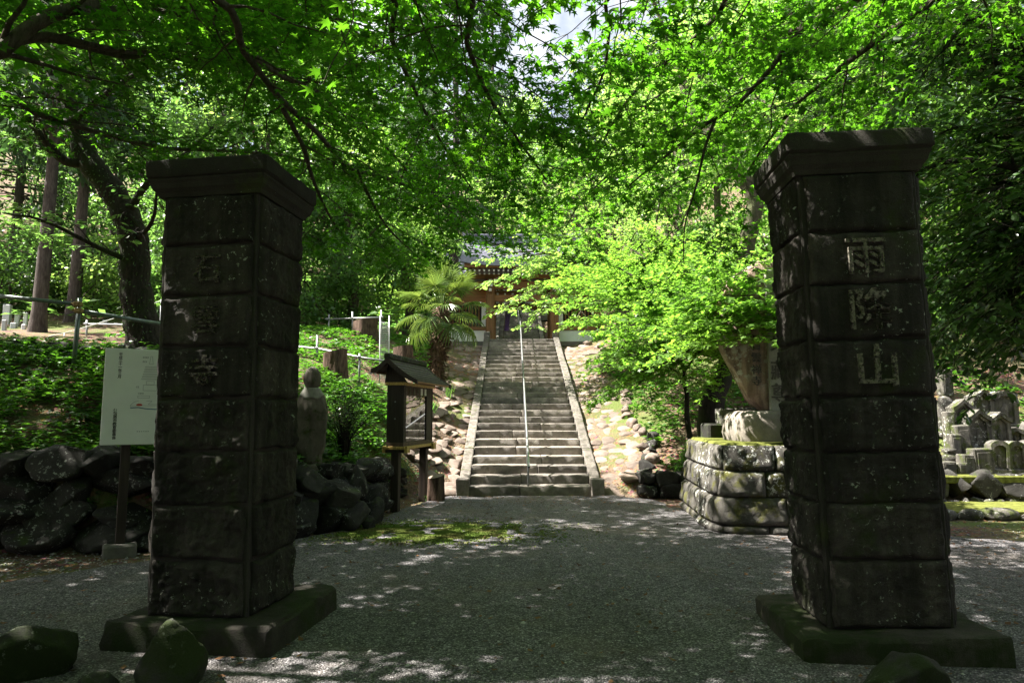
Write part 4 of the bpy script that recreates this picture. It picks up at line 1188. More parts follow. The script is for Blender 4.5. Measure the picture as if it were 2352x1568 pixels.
MB().box((0, 0.0, 2.1), (9.2, 0.2, 0.22), 0.01).build('beam', MT['wood_gate_h'], ha)
MB().box((0, 0.0, 2.75), (9.4, 0.24, 0.26), 0.01).build('beam', MT['wood_gate_h'], ha)
MB().box((0, 0.06, 2.42), (9.0, 0.06, 0.42), 0.01).build('plaster_panel', MT['plaster'], ha)
V, F = [], []
for k in range(9):
    u = k / 8
    for x in (-6.2, 6.2): V.append((x, -1.6 + 4.2 * u, 2.9 + 2.3 * u + 0.7 * u * u))
    for x in (-6.2, 6.2): V.append((x, -1.6 + 4.2 * u, 2.75 + 2.3 * u + 0.7 * u * u))
for k in range(8):
    b = k * 4; F += [(b, b + 1, b + 5, b + 4), (b + 3, b + 2, b + 6, b + 7), (b + 2, b, b + 4, b + 6), (b + 1, b + 3, b + 7, b + 5)]
F += [(0, 2, 3, 1), (32, 33, 35, 34)]
obj('roof', mesh('roof', V, F, MT['copper']), ha)
MB().box((0, 3.5, 1.6), (9, 6, 3.2), 0.02).build('hall_body', MT['wood_dark'], ha)
# ------------------------------------------------------------------ stone monument on the right
mo = thing('stone_monument', 'reddish stone stele on a mossy pedestal of rough blocks beside the right pillar', 'monument', (0, 0, 0))
OUT = spline([(2.86, 11.84, 0), (2.72, 10.5, 0), (2.65, 9.65, 0), (2.70, 9.28, 0), (2.92, 9.10, 0), (3.6, 9.03, 0), (5.3, 9.0, 0), (5.45, 9.3, 0), (5.45, 11.6, 0)], 0.06)[:, :2]
OC = np.r_[0, np.cumsum(np.linalg.norm(np.diff(OUT, axis=0), axis=1))]
OT = np.gradient(OUT, axis=0); OT /= np.linalg.norm(OT, axis=1)[:, None]
ON = np.c_[OT[:, 1], -OT[:, 0]] * np.where(True, -1, 1)          # outward normal
if (ON[0] @ (OUT[0] - OUT.mean(0))) < 0: ON = -ON
def batter(z): return -0.17 * (z / 1.17) ** 0.8
def ped_block(s0, s1, z0, z1, seed, amp=0.055):
    ns, nz = max(4, int((s1 - s0) / 0.035)), 9
    S = np.linspace(s0 + 0.008, s1 - 0.008, ns); Z = np.linspace(z0 + 0.007, z1 - 0.007, nz)
    X = np.interp(S, OC, OUT[:, 0]); Y = np.interp(S, OC, OUT[:, 1]); NX = np.interp(S, OC, ON[:, 0]); NY = np.interp(S, OC, ON[:, 1])
    V = []
    for z in Z:
        for k in range(ns):
            e = min(S[k] - s0, s1 - S[k], z - z0, z1 - z) / 0.045
            e = min(1, max(0, e)) ** 0.5
            a = amp * (0.5 + 1.4 * float(fbm(np.array([X[k] * 4, Y[k] * 4, z * 4 + seed]), seed, 4))) * e - 0.03 * (1 - e)
            o = batter(z) + a
            V.append((X[k] + NX[k] * o, Y[k] + NY[k] * o, z))
    F = [(j * ns + i, j * ns + i + 1, (j + 1) * ns + i + 1, (j + 1) * ns + i) for j in range(nz - 1) for i in range(ns - 1)]
    ring = list(range(ns)) + [j * ns + ns - 1 for j in range(1, nz)] + [(nz - 1) * ns + i for i in range(ns - 2, -1, -1)] + [j * ns for j in range(nz - 2, 0, -1)]
    b0 = len(V)
    for q in ring:
        k = q % ns; z = V[q][2]
        V.append((X[k] + NX[k] * (batter(z) - 0.22), Y[k] + NY[k] * (batter(z) - 0.22), z))
    m = len(ring)
    F += [(ring[(k + 1) % m], ring[k], b0 + k, b0 + (k + 1) % m) for k in range(m)]
    return mesh('pedestal_block', V, F, MT['pedestal'], True)
rr = random.Random(5)
for (z0, z1, cuts) in ((0.0, 0.12, (0.0, 1.3, 2.2, 3.3, 4.2, 5.2, 6.3)), (0.12, 0.48, (0.0, 0.9, 1.75, 2.5, 3.55, 4.3, 5.2, 6.3)), (0.48, 0.82, (0.0, 0.7, 1.5, 2.55, 3.3, 4.4, 5.4, 6.3)), (0.82, 1.16, (0.0, 0.9, 1.8, 2.6, 3.45, 4.2, 5.2, 6.3))):
    for a, b in zip(cuts[:-1], cuts[1:]):
        obj('pedestal_block', ped_block(a, min(b, OC[-1]), z0, z1, rr.randint(0, 999)), mo)
core = np.c_[OUT + ON * (-0.23), np.zeros(len(OUT))]
MB().prism([tuple(p[:2]) for p in core][::-1], 0.0, 1.15).build('pedestal_fill', MT['pedestal'], mo)
MB().prism([tuple(p) for p in (OUT + ON * (-0.20))][::-1], 1.152, 1.185, [tuple(p) for p in (OUT + ON * (-0.24))][::-1]).build('moss_top', MT['moss_ledge'], mo)
# rounded second tier
V, F = [], []
n = 60
for e, z in ((0.0, 1.18), (0.02, 1.30), (0.0, 1.48), (-0.03, 1.56), (-0.09, 1.61), (-0.18, 1.625)):
    for i in range(n):
        a = 2 * math.pi * i / n
        c, s = math.cos(a), math.sin(a)
        V.append((4.22 + (0.94 + e) * math.copysign(abs(c) ** 0.35, c), 10.35 + (0.62 + e) * math.copysign(abs(s) ** 0.4, s), z))
for j in range(5):
    for i in range(n): F.append((j * n + i, j * n + (i + 1) % n, (j + 1) * n + (i + 1) % n, (j + 1) * n + i))
F.append(tuple(5 * n + i for i in range(n)))
obj('upper_tier', mesh('upper_tier', V, F, MT['tier'], True), mo)
MB().box((4.25, 9.72, 1.33), (0.75, 0.10, 0.30), 0.03).build('tier_block', MT['pedestal'], mo)
# the stele, an irregular upright slab
YS = 10.25
ol = [(1748, 944), (1714, 914), (1655, 800), (1640, 720), (1672, 640), (1740, 600), (1810, 590), (1900, 585), (1975, 640), (2005, 760), (1995, 880), (1965, 944)]
ol = np.array([at(x, y, YS) for x, y in ol])[:, [0, 2]]
_q = np.vstack([ol, ol[:1]]); ol = np.vstack([a_ + (b_ - a_) * np.linspace(0, 1, 5, endpoint=False)[:, None] for a_, b_ in zip(_q[:-1], _q[1:])])
ol = ol + 0.015 * np.c_[fbm(np.c_[ol * 3, ol[:, :1] * 0], 5), fbm(np.c_[ol * 3, ol[:, :1] * 0], 6)]
cen = ol.mean(0); m = len(ol)
V, F = [], []
for (sc_, dy) in ((0.0, -0.19), (0.35, -0.19), (0.7, -0.18), (0.9, -0.165), (0.98, -0.12), (1.0, -0.03), (1.0, 0.1), (0.95, 0.2), (0.5, 0.24), (0.0, 0.25)):
    for p in ol:
        q = cen + (p - cen) * sc_
        V.append((q[0], YS + dy + 0.09 * float(fbm(np.array([q[0] * 3, q[1] * 3, dy * 4]), 3, 5)) * (0.3 if dy < -0.15 and q[0] > 3.7 else 1), q[1]))
for j in range(9):
    for i in range(m): F.append((j * m + i, (j + 1) * m + i, (j + 1) * m + (i + 1) % m, j * m + (i + 1) % m))
st2 = obj('stele', mesh('stele', V, F, MT['stele'], True), mo)
a, b = at(1768, 944, YS - 0.2), at(1880, 620, YS - 0.2)
MB().box(((a[0] + b[0]) / 2, YS - 0.205, (a[2] + b[2]) / 2), (b[0] - a[0], 0.06, b[2] - a[2]), 0.02).build('inscription_panel', MT['stele_panel'], st2)
for ch, x, y, s in (('直', 1790, 735, 0.30), ('地', 1792, 795, 0.30), ('藏', 1793, 853, 0.30), ('尊', 1794, 905, 0.30)):
    p = at(x, y, YS - 0.24)
    obj('carved_character', font_mesh(ch, s, MT['cut_dark'], s * 0.012, 0.006), st2, p, (math.pi / 2, 0, 0))
for ch, x, y in (('石', 1736, 795), ('雲', 1737, 822), ('禅', 1738, 850), ('寺', 1738, 876)):
    p = at(x, y, YS - 0.205)
    obj('carved_character', font_mesh(ch, 0.15, MT['cut_dark'], 0.001, 0.012), st2, p, (math.pi / 2, 0, 0))
# small stone blocks behind the monument
for (x, y, w, h, Yd) in ((1672, 958, 0.34, 0.30, 11.6), (1712, 955, 0.42, 0.28, 11.7)):
    p = at(x, y, Yd)
    tag(MB().box((0, 0, 0), (w, 0.3, h), 0.02).build('stone_block', MT['grave'], None, loc=p, rot=(0, 0, 0.1)),
        'grey stone block ' + ('left end' if w < 0.4 else 'right end') + ' of the pair behind the monument, beside the dark trunk', 'stone block', 'stone blocks behind the monument')
    MB().box((0, 0, 0), (w + 0.1, 0.34, p[2] - h / 2 - 0.2), 0.02)
sup = MB()
for (x, y, Yd) in ((1692, 985, 11.65),):
    p = at(x, y, Yd)
    tag(MB().box((0, 0, 0), (1.1, 0.4, 0.9), 0.03).build('stone_ledge', MT['mossrock'], None, loc=(p[0], Yd + 0.05, at(x, 972, Yd)[2] - 0.45), rot=(0, 0, 0.1)), 'dark mossy stone ledge under the two grey blocks behind the monument', 'stone ledge')

# ------------------------------------------------------------------ old graves on the right
ga = thing('grave_terrace', 'low mossy stone terrace wall under the old graves at the right edge', 'stone wall', (0, 0, 0))
rubble_wall(ga, [(6.3, 12.12), (9.0, 12.1), (11.5, 12.12)], 0.36, 0.36, 0.42, 1, WROCK[:6] + GROCK, 'wall_stone', 21, 0.6, 0.1, 0)
for k in range(24):
    x = 6.4 + k * 0.2
    obj('wall_stone', random.Random(k).choice(GROCK), ga, (x, 11.98, 0.07), (0, 0, k * 1.1), (0.12, 0.09, 0.07 + 0.02 * (k % 3)))
for o in list(ga.children)[:99]:
    if o.location.z > 0.1: o.location.z += 0.16
MB().box((8.9, 12.36, 0.45), (5.2, 0.75, 0.13), 0.02).build('terrace_top', MT['moss_ledge'], ga)
ke = thing('stone_kerb', 'kerb of rough stones with a moss strip before the grave terrace', 'kerb', (0, 0, 0))
rr = random.Random(31); x = 6.0
while x < 11.5:
    w = rr.uniform(0.35, 0.75)
    obj('kerb_stone', rr.choice(GROCK), ke, (x + w / 2, 10.62 + rr.uniform(-.04, .04), 0.05), (0, 0, rr.uniform(-.1, .1)), (w * 0.58, 0.17, 0.12))
    x += w
V = [(6.0, 10.65), (11.6, 10.65), (11.6, 12.0), (6.0, 12.0)]
MB().prism(V, -0.05, 0.09).build('moss_strip', MT['moss_ledge'], ke)

def outline(kind, w, h, n=9):
    if kind == 'arch':
        r = w / 2
        return [(-r, 0), (-r, h - r * 0.7)] + [(-r * math.cos(t), h - r * 0.7 + r * 0.7 * math.sin(t)) for t in np.linspace(0.25, math.pi - 0.25, n)] + [(r, h - r * 0.7), (r, 0)]
    r = w / 2
    t = [(-r, 0), (-r, h * 0.80)] + [(-r + 2 * r * k / (n - 1), h * 0.82 + (h * 0.18) * (1 - abs(2 * k / (n - 1) - 1)) ** 1.3) for k in range(n)] + [(r, h * 0.80), (r, 0)]
    return t
def grave(kind, w, h, d, loc, rz, label, tilt=0.0):
    t = thing('grave_stone', label, 'gravestone', loc, rz, 'old mossy gravestones on the terrace')
    t.rotation_euler = (0, tilt, rz)
    if kind == 'post':
        MB().box((0, 0, h / 2), (w, d, h), 0.02).build('shaft', MT['grave'], t)
        MB().box((0, -d / 2, h * 0.5), (w * 0.66, 0.02, h * 0.7), 0.008).build('face_panel', MT['grave'], t)
    elif kind == 'bowl':
        MB().lathe([(w * 0.30, 0), (w * 0.5, h * 0.15), (w * 0.52, h * 0.45), (w * 0.36, h * 0.6), (w * 0.30, h * 0.68), (w * 0.44, h * 0.78), (w * 0.44, h * 0.95), (w * 0.1, h)], 16).build('bowl', MT['grave'], t, True)
    elif kind == 'natural':
        obj('rock', GROCK[int(w * 100) % 5], t, (0, 0, h * 0.45), (0, 0, 0.4), (w * 0.62, d * 0.7, h * 0.62))
        MB().box((0, 0, 0.02), (w * 1.1, d * 1.2, 0.12), 0.02).build('footing', MT['grave'], t)
    else:
        o = outline(kind, w, h); m = len(o)
        c = np.array([0, h * 0.45])
        inn = [(p[0] * 0.68, min(0.06 * h + p[1] * 0.80, 9)) for p in o]
        V = [(x, -d / 2, z) for x, z in o] + [(x, -d / 2, z) for x, z in inn] + [(x * 0.97, -d / 2 + 0.05, z) for x, z in inn] + [(x, d / 2, z) for x, z in o]
        F = []
        for i in range(m):
            k = (i + 1) % m
            F += [(i, k, m + k, m + i), (m + i, m + k, 2 * m + k, 2 * m + i), (k, i, 3 * m + i, 3 * m + k)]
        F = [f[::-1] for f in F]
        F += [tuple(2 * m + i for i in range(m))[::-1], tuple(3 * m + i for i in range(m))]
        obj('slab', mesh('slab', V, F, MT['grave']), t)
        # hood over the niche, relief figure inside
        if kind == 'gable':
            hood = [(p[0] * 1.08, p[1] + 0.015) for p in o[1:-1]]; low = [(p[0] * 1.0, p[1] - 0.06) for p in o[1:-1]]
            q = len(hood)
            V = [(x, -d / 2 - 0.045, z) for x, z in hood] + [(x, -d / 2 - 0.045, z) for x, z in low] + [(x, d / 2 + 0.01, z) for x, z in hood] + [(x, d / 2 + 0.01, z) for x, z in low]
            F = []
            for i in range(q - 1): F += [(i, q + i, q + i + 1, i + 1), (i, i + 1, 2 * q + i + 1, 2 * q + i), (q + i, 3 * q + i, 3 * q + i + 1, q + i + 1), (2 * q + i, 2 * q + i + 1, 3 * q + i + 1, 3 * q + i)]
            F += [(0, 2 * q, 3 * q, q), (q - 1, 2 * q - 1, 4 * q - 1, 3 * q - 1)]
            obj('hood', mesh('hood', V, F, MT['grave']), t)
        obj('relief', GROCK[int(h * 50) % 5], t, (0, -d / 2 + 0.05, h * 0.42), (0, 0, 0), (w * 0.16, 0.03, h * 0.25))
        MB().box((0, 0, 0.03), (w * 1.12, d * 1.2, 0.12), 0.015).build('footing', MT['grave'], t)
    return t
def g2v(zx, zy): return ((3700 + zx / 1.96) / 1.7415, (1400 + zy / 1.96) / 1.7415)
GR = [('post', 110, 870, 220, 970, 12.45, 0, 'low pale stone with a dark hollow, leftmost on the front row of graves'),
      ('post', 228, 880, 300, 970, 12.45, 0, 'small brownish block with a white spot on the front grave row'),
      ('bowl', 135, 768, 252, 885, 12.75, 0, 'lotus shaped round stone behind the low hollowed grave block'),
      ('post', 272, 815, 360, 970, 12.50, 0, 'short plain grave post left of the squared mossy one'),
      ('post', 365, 768, 510, 975, 12.48, 0, 'squared mossy grave post in the middle of the front row'),
      ('arch', 505, 705, 622, 968, 12.5, 0, 'arched gravestone with a niche, just right of the squared mossy post'),
      ('arch', 625, 710, 752, 970, 12.5, 0, 'arched dark niche gravestone, second from the right photo edge'),
      ('arch', 756, 705, 880, 970, 12.5, 0, 'arched gravestone cut off by the right photo edge'),
      ('post', 262, 585, 350, 812, 12.95, -0.07, 'slim pale gravestone leaning left in the second row'),
      ('post', 182, 655, 258, 800, 12.95, 0, 'short narrow grave post left of the leaning pale one'),
      ('gable', 207, 390, 350, 680, 13.3, 0, 'dark gabled gravestone with a tall niche, left in the third row'),
      ('gable', 322, 470, 482, 775, 13.05, 0, 'gabled gravestone with mossy cap and rough red-brown niche in the centre'),
      ('gable', 490, 488, 640, 715, 13.05, 0, 'pale gabled gravestone right of the mossy capped one'),
      ('gable', 350, 312, 502, 560, 13.7, 0, 'tall pointed gravestone at the back, left of the round hooded one'),
      ('arch', 508, 318, 692, 610, 13.7, 0, 'wide round hooded gravestone at the back with a deep dark niche'),
      ('natural', 92, 300, 220, 520, 13.6, 0, 'rounded natural stone grave at the left of the back row'),
      ('post', 160, 480, 212, 670, 13.2, 0, 'very slim grave post between the rounded stone and gabled one'),
      ('gable', 640, 608, 742, 725, 13.15, 0, 'low dark gabled stone behind the arched niche gravestones'),
      ('natural', 724, 568, 830, 720, 13.2, 0, 'rounded pale stone at the right photo edge, second row'),
      ('post', 110, 155, 192, 330, 14.6, 0, 'tall inscribed stone standing alone above the other graves'),
      ('natural', 258, 350, 340, 440, 14.0, 0, 'small round stone peeping between two gabled graves')]
for kind, x0, y0, x1, y1, Yd, tilt, lab in GR:
    a, b = at(*g2v(x0, y1), Yd), at(*g2v(x1, y0), Yd)
    xm = (a[0] + b[0]) / 2
    zb = min(a[2], max(tz1(xm, Yd), 0.5) ) if kind != 'bowl' else a[2]
    h = b[2] - zb
    o = grave(kind, (b[0] - a[0]) * 0.95, h, 0.24, (xm, Yd, zb), -0.06 + random.Random(x0).uniform(-0.14, 0.1), lab, tilt + random.Random(y0).uniform(-0.035, 0.035))
    if '家' or 1:
        if y0 == 155:
            for ch, f in (('南', 0.86), ('無', 0.70), ('家', 0.54)):
                obj('carved_character', font_mesh(ch, 0.16, MT['cut_dark'], 0.002, 0.004), o, (0, -0.136, h * f), (math.pi / 2, 0, 0))
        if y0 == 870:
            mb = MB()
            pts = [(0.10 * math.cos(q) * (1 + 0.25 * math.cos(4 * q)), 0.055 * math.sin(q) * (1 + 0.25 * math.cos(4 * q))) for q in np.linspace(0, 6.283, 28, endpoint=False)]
            mb.add([(x - 0.0, -0.134, h * 0.5 + z) for x, z in pts], [tuple(range(28))]); mb.build('hollow', MT['ink'], o)  # flat black shape stands for the shade inside the hole

# ------------------------------------------------------------------ modern graves far left
GL = [(2, 30, 700, 762, 'grave_white', 25.0), (20, 42, 742, 780, 'grave_new', 24.0), (30, 48, 722, 765, 'grave_new', 24.6), (50, 66, 718, 768, 'grave_white', 24.5), (46, 62, 745, 778, 'grave_white', 23.6), (0, 18, 735, 785, 'grave_new', 23.2),
      (64, 78, 735, 772, 'grave_new', 24.2), (232, 250, 735, 770, 'grave_new', 25), (258, 276, 742, 772, 'grave_white', 25), (282, 300, 730, 772, 'grave_new', 25.5)]
LL = ['tall white slab at the left photo edge in the far cemetery', 'grey low stone in front of the tall slab in the far cemetery', 'upright polished grey stone left of the wooden grave tablets', 'pale narrow tablet stone left of the first cedar trunk',
      'small white block before the pale narrow tablet', 'dark polished stone cut by the left photo edge', 'short grey stone touching the first cedar trunk', 'grey stone just right of the first cedar trunk', 'white low stone between the two cedar trunks', 'upright grey stone left of the second cedar trunk']
for (x0, x1, y0, y1, mt, Yd), lab in zip(GL, LL):
    a, b = at(x0, y1, Yd), at(x1, y0, Yd)
    xm = (a[0] + b[0]) / 2; w = b[0] - a[0]; zb = min(a[2], tz1(xm, Yd) + 0.02) - 0.05; h = b[2] - zb
    t = thing('grave_stone', lab, 'gravestone', (xm, Yd, zb), 0.25, 'modern graves in the far cemetery')
    MB().box((0, 0, h * 0.62), (w * 0.62, w * 0.62, h * 0.76), 0.015).build('shaft', MT[mt], t)
    MB().box((0, 0, h * 0.19), (w * 0.85, w * 0.85, h * 0.16), 0.015).build('plinth', MT[mt], t)
    MB().box((0, 0, h * 0.05), (w * 1.15, w * 1.15, h * 0.14), 0.015).build('base', MT['grave_new'], t)

# ------------------------------------------------------------------ pipe fences
def pipe_fence(name, label, posts, rails, r, mat, group='pipe fences', clampmat='clamp'):
    t = thing(name, label, 'fence', posts[0][0], 0, group)
    o = Vector(posts[0][0])
    for a, b in posts: MB().tube([Vector(a) - o, Vector(b) - o], r, 10).build('post', MT[mat], t, True)
    for pts in rails:
        MB().tube([Vector(p) - o for p in pts], r * 0.92, 10).build('rail', MT[mat], t, True)
    for a, b in posts[:]:
        for pts in rails:
            for p in pts:
                if (Vector(p) - Vector(b)).length < 0.5:
                    q = Vector(p) - o
                    MB().box(q + Vector((0, -r * 0.6, 0)), (r * 3.2, r * 3.0, r * 2.4), r * 0.5).build('clamp', MT[clampmat], t)
                    MB().tube([q + Vector((-r * 2.6, -r, r * 0.3)), q + Vector((-r * 0.6, -r, r * 0.3))], r * 0.6, 8).build('bolt', MT[clampmat], t)
    return t
Yd = 10.5
a, b = at(168, 850, Yd), at(184, 684, Yd)
pipe_fence('pipe_fence', 'dark green scaffold pipe fence on the planted bank behind the information board', [(a, b), (at(-75, 850, 10.2), at(-60, 668, 10.2)), (at(385, 860, 11.6), at(392, 730, 11.6))],
           [[at(-65, 673, 10.2), at(181, 699, Yd - 0.06)], [at(183, 714, Yd - 0.06), at(390, 747, 11.5)]], 0.034, 'pipe_green')
P1 = [(at(198, 795, 18), at(200, 735, 18)), (at(300, 800, 18), at(302, 738, 18)), (at(430, 810, 17.4), at(430, 745, 17.4)), (at(560, 850, 17), at(560, 760, 17)), (at(727, 870, 16), at(729, 770, 16)), (at(825, 888, 15.6), at(826, 812, 15.6))]
pipe_fence('pipe_fence', 'silver pipe fence crossing the slope behind the stumps', P1, [[at(199, 744, 17.95), at(301, 746, 17.95), at(430, 752, 17.35), at(560, 775, 16.95), at(681, 796, 16.2), at(728, 800, 15.95), at(826, 820, 15.55), at(884, 829, 15.2)]], 0.026, 'pipe', clampmat='pipe')
P2 = [(at(754, 790, 21), at(756, 722, 21)), (at(810, 772, 20.5), at(810, 716, 20.5)), (at(876, 780, 20), at(876, 712, 20))]
pipe_fence('pipe_fence', 'upper silver pipe fence on the terrace left of the palm', P2, [[at(752, 733, 20.95), at(810, 731, 20.45), at(878, 729, 19.95)]], 0.026, 'pipe', clampmat='pipe')
rp = thing('rope_fence', 'thin posts with white ropes across the bare slope before the far graves', 'fence', at(147, 805, 15))
o0 = Vector(at(147, 805, 15))
pr = [(at(50, 818, 14.4), at(51, 770, 14.4)), (at(147, 808, 15), at(148, 764, 15)), (at(367, 785, 16.5), at(370, 688, 16.5))]
for a, b in pr: MB().tube([Vector(a) - o0 + Vector((0, 0, -0.2)), Vector(b) - o0], 0.014, 6).build('post', MT['pipe'], rp, True)
for (x1, y1, x2, y2, ya, yb) in ((51, 772, 148, 765, 14.4, 15), (148, 765, 370, 690, 15, 16.5), (110, 810, 368, 735, 15, 16.5), (190, 815, 368, 765, 15.2, 16.5), (370, 690, 500, 688, 16.5, 17.5), (368, 735, 520, 730, 16.5, 17.5)):
    p, q = Vector(at(x1, y1, ya)), Vector(at(x2, y2, yb)); mid = (p + q) / 2 + Vector((0, 0, -0.05))
    MB().tube(spline([p - o0, mid - o0, q - o0], 0.4), 0.009, 5).build('rope', MT['rope'], rp, True)
# white paddles, red flower, pink thing, behind the edging stones
oa = thing('oval_ornament', 'pair of white oval paddles standing behind the stone edging at far left', 'ornament', at(60, 815, 11.6))
for x, tl in ((50, -0.1), (67, 0.45)):
    p = Vector(at(x, 797, 11.6)) - oa.location
    V = [(0.085 * math.cos(t) * 0.75, 0, 0.13 * math.sin(t)) for t in np.linspace(0, 6.283, 22, endpoint=False)]
    mb = MB()
    R = Euler((0, tl, 0)).to_matrix()
    Va = [R @ Vector((v[0], -0.012, v[2])) + p for v in V] + [R @ Vector((v[0], 0.012, v[2])) + p for v in V]
    mb.add(Va, [tuple(range(22)), tuple(range(22, 44))[::-1]] + [(i, 22 + i, 22 + (i + 1) % 22, (i + 1) % 22) for i in range(22)])
    mb.build('paddle', MT['white'], oa)
MB().tube([(0, 0, -0.3), (0, 0, 0.05)], 0.02, 6).build('stem', MT['pipe'], oa)
p = at(28, 805, 11.7)
fl = thing('red_flower', 'small red flower cluster behind the stone edging at far left', 'flower', (p[0], p[1], p[2] - 0.25))
for k in range(7):
    obj('petal', FROCK[k], fl, (0.05 * math.cos(k * 0.9), 0.05 * math.sin(k * 0.9), 0.25 + 0.02 * (k % 2)), (0, 0, k), (0.035, 0.03, 0.025))
    fl.children[-1].data = fl.children[-1].data.copy(); fl.children[-1].data.materials[0] = MT['red']
MB().tube([(0, 0, -0.1), (0, 0, 0.24)], 0.01, 6).build('stem', MT['leaf_ground'], fl)
p = at(490, 784, 14.5)
pk = thing('pink_ornament', 'small pink plastic ornament on the sunlit grass left of the left pillar', 'ornament', p)
MB().tube(spline([(-0.3, 0, 0.02), (-0.15, 0, 0.06), (0, 0, 0.02), (0.15, 0, 0.06), (0.3, 0, 0.03)], 0.05), 0.035, 8).build('band', MT['pink'], pk, True)

# ------------------------------------------------------------------ stumps
def stump(label, x, y, Yd, r, h, seed, flare=1.35, rz=0.0, tiltx=0.0):
    p = at(x, y, Yd); zb = tz1(p[0], Yd) - 0.05 if Yd > 10 else p[2]
    top = p[2] + h
    t = thing('tree_stump', label, 'stump', (p[0], Yd, p[2] - 0.12), rz, 'cut tree stumps')
    n, V, F = 28, [], []
    H = h + 0.12
    for j, (q, e) in enumerate(((0, flare), (0.12, 1 + (flare - 1) * 0.5), (0.35, 1.06), (0.65, 1.0), (1.0, 0.97))):
        for i in range(n):
            a = 2 * math.pi * i / n
            k = r * e * (1 + 0.10 * math.sin(a * 5 + seed) * (1.3 - q) + 0.05 * math.sin(a * 11 + seed * 2))
            V.append((k * math.cos(a), k * math.sin(a), q * H + (0.06 * H * math.cos(a) if q == 1 else 0)))
    for j in range(4):
        for i in range(n): F.append((j * n + i, j * n + (i + 1) % n, (j + 1) * n + (i + 1) % n, (j + 1) * n + i))
    obj('bark', mesh('bark', V, F, MT['stump'], True), t)
    obj('cut_face', mesh('cut_face', [(v[0], v[1], v[2] + 0.001) for v in V[4 * n:]], [tuple(range(n))], MT['stump_top']), t)
    t.rotation_euler = (tiltx, 0, rz)
    return t
stump('rotten tree stump in front of the silver pipe fence behind the statue', 768, 880, 14.6, 0.25, 0.68, 1)
stump('small reddish stump just left of the palm trunk', 925, 842, 17.5, 0.26, 0.52, 2)
stump('leaning log stump beside the right post of the notice board', 1000, 1146, 12.7, 0.15, 0.42, 3, 1.08, 0.3, 0.08)
stump('dark broad stump on the upper terrace left of the net', 840, 782, 20.4, 0.36, 0.62, 4)
# hanging net on bamboo poles
nt_ = thing('garden_net', 'pale garden net hanging on thin poles left of the palm', 'net', at(880, 872, 16))
o0 = Vector(at(880, 872, 16))
for x in (872, 893): MB().tube([Vector(at(x, 880, 16)) - o0, Vector(at(x + 1, 725, 16)) - o0], 0.014, 6).build('pole', MT['rope'], nt_, True)
mb = MB()
for k in range(9):
    x = 874 + k * 2.2
    mb.tube([Vector(at(x, 870, 16.02)) - o0, Vector(at(x, 740, 16.02)) - o0], 0.004, 3)
for k in range(26):
    y = 740 + k * 5
    mb.tube([Vector(at(872, y, 16.02)) - o0, Vector(at(893, y + 1, 16.02)) - o0], 0.004, 3)
mb.build('mesh_netting', MT['rope'], nt_)
# ------------------------------------------------------------------ leaves
def tri_star(lobes):
    """maple leaf: lobes = [(angle, length)] round the centre, stalk at the origin, pointing +x"""
    c = np.array([0.36, 0.0])
    tips = [c + L * np.array([math.cos(math.radians(a)), math.sin(math.radians(a))]) for a, L in lobes]
    n = len(lobes)
    val = []
    for k in range(n - 1):
        a = math.radians((lobes[k][0] + lobes[k + 1][0]) / 2)
        val.append(c + 0.20 * np.array([math.cos(a), math.sin(a)]))
    stalk = np.array([0.20, 0.0])
    V = [(*t, -0.07) for t in tips] + [(*v, 0.02) for v in val] + [(*stalk, 0)]
    F = []
    S = len(V) - 1; n_ = n
    for k in range(n):
        a = S if k == 0 else n + k - 1
        b = S if k == n - 1 else n + k
        F.append((a, k, b))
    for k in range(n - 2): F.append((S, n + k, n + k + 1))
    return np.array(V, float), np.array(F)
L7 = tri_star([(-118, 0.42), (-62, 0.58), (-22, 0.64), (22, 0.64), (62, 0.58), (118, 0.42)][0:0] + [(-122, 0.40), (-70, 0.56), (0, 0.66), (70, 0.56), (122, 0.40)])
LSEVEN = tri_star([(-140, 0.26), (-100, 0.46), (-48, 0.60), (0, 0.68), (48, 0.60), (100, 0.46), (140, 0.26)])
L5 = (np.array([(0, 0, 0), (0.35, 0.10, 0), (0.40, 0.52, -0.05), (0.62, 0.10, 0), (1, 0, -0.06), (0.62, -0.10, 0), (0.40, -0.52, -0.05), (0.35, -0.10, 0)], float),
      np.array([(0, 3, 2), (3, 5, 4), (5, 0, 6), (0, 5, 3)]))
OVAL = (np.array([(0, 0, 0), (0.3, 0.22, 0.03), (0.65, 0.2, 0.03), (1, 0, -0.06), (0.65, -0.2, 0.03), (0.3, -0.22, 0.03)], float), np.array([(0, 2, 1), (0, 3, 2), (0, 4, 3), (0, 5, 4)]))
DIAM = (np.array([(0, 0, 0), (0.5, 0.30, 0.05), (1, 0, -0.05), (0.5, -0.30, 0.05)], float), np.array([(0, 2, 1), (0, 3, 2)]))
NEED = (np.array([(0, 0.05, 0), (1, 0.16, -0.2), (0.9, -0.16, -0.2), (0, -0.05, 0)], float), np.array([(0, 2, 1), (0, 3, 2)]))

def unit(a): return a / (np.linalg.norm(a, axis=-1, keepdims=True) + 1e-9)

def leaf_geo(pos, d, nrm, size, tmpl):
    T, F = tmpl
    d = unit(d); nrm = unit(nrm - d * np.sum(nrm * d, -1, keepdims=True)); s = np.cross(nrm, d)
    V = pos[:, None] + size[:, None, None] * (T[None, :, 0:1] * d[:, None] + T[None, :, 1:2] * s[:, None] + T[None, :, 2:3] * nrm[:, None])
    Fa = (F[None] + len(T) * np.arange(len(pos))[:, None, None]).reshape(-1, 3)
    return V.reshape(-1, 3), Fa

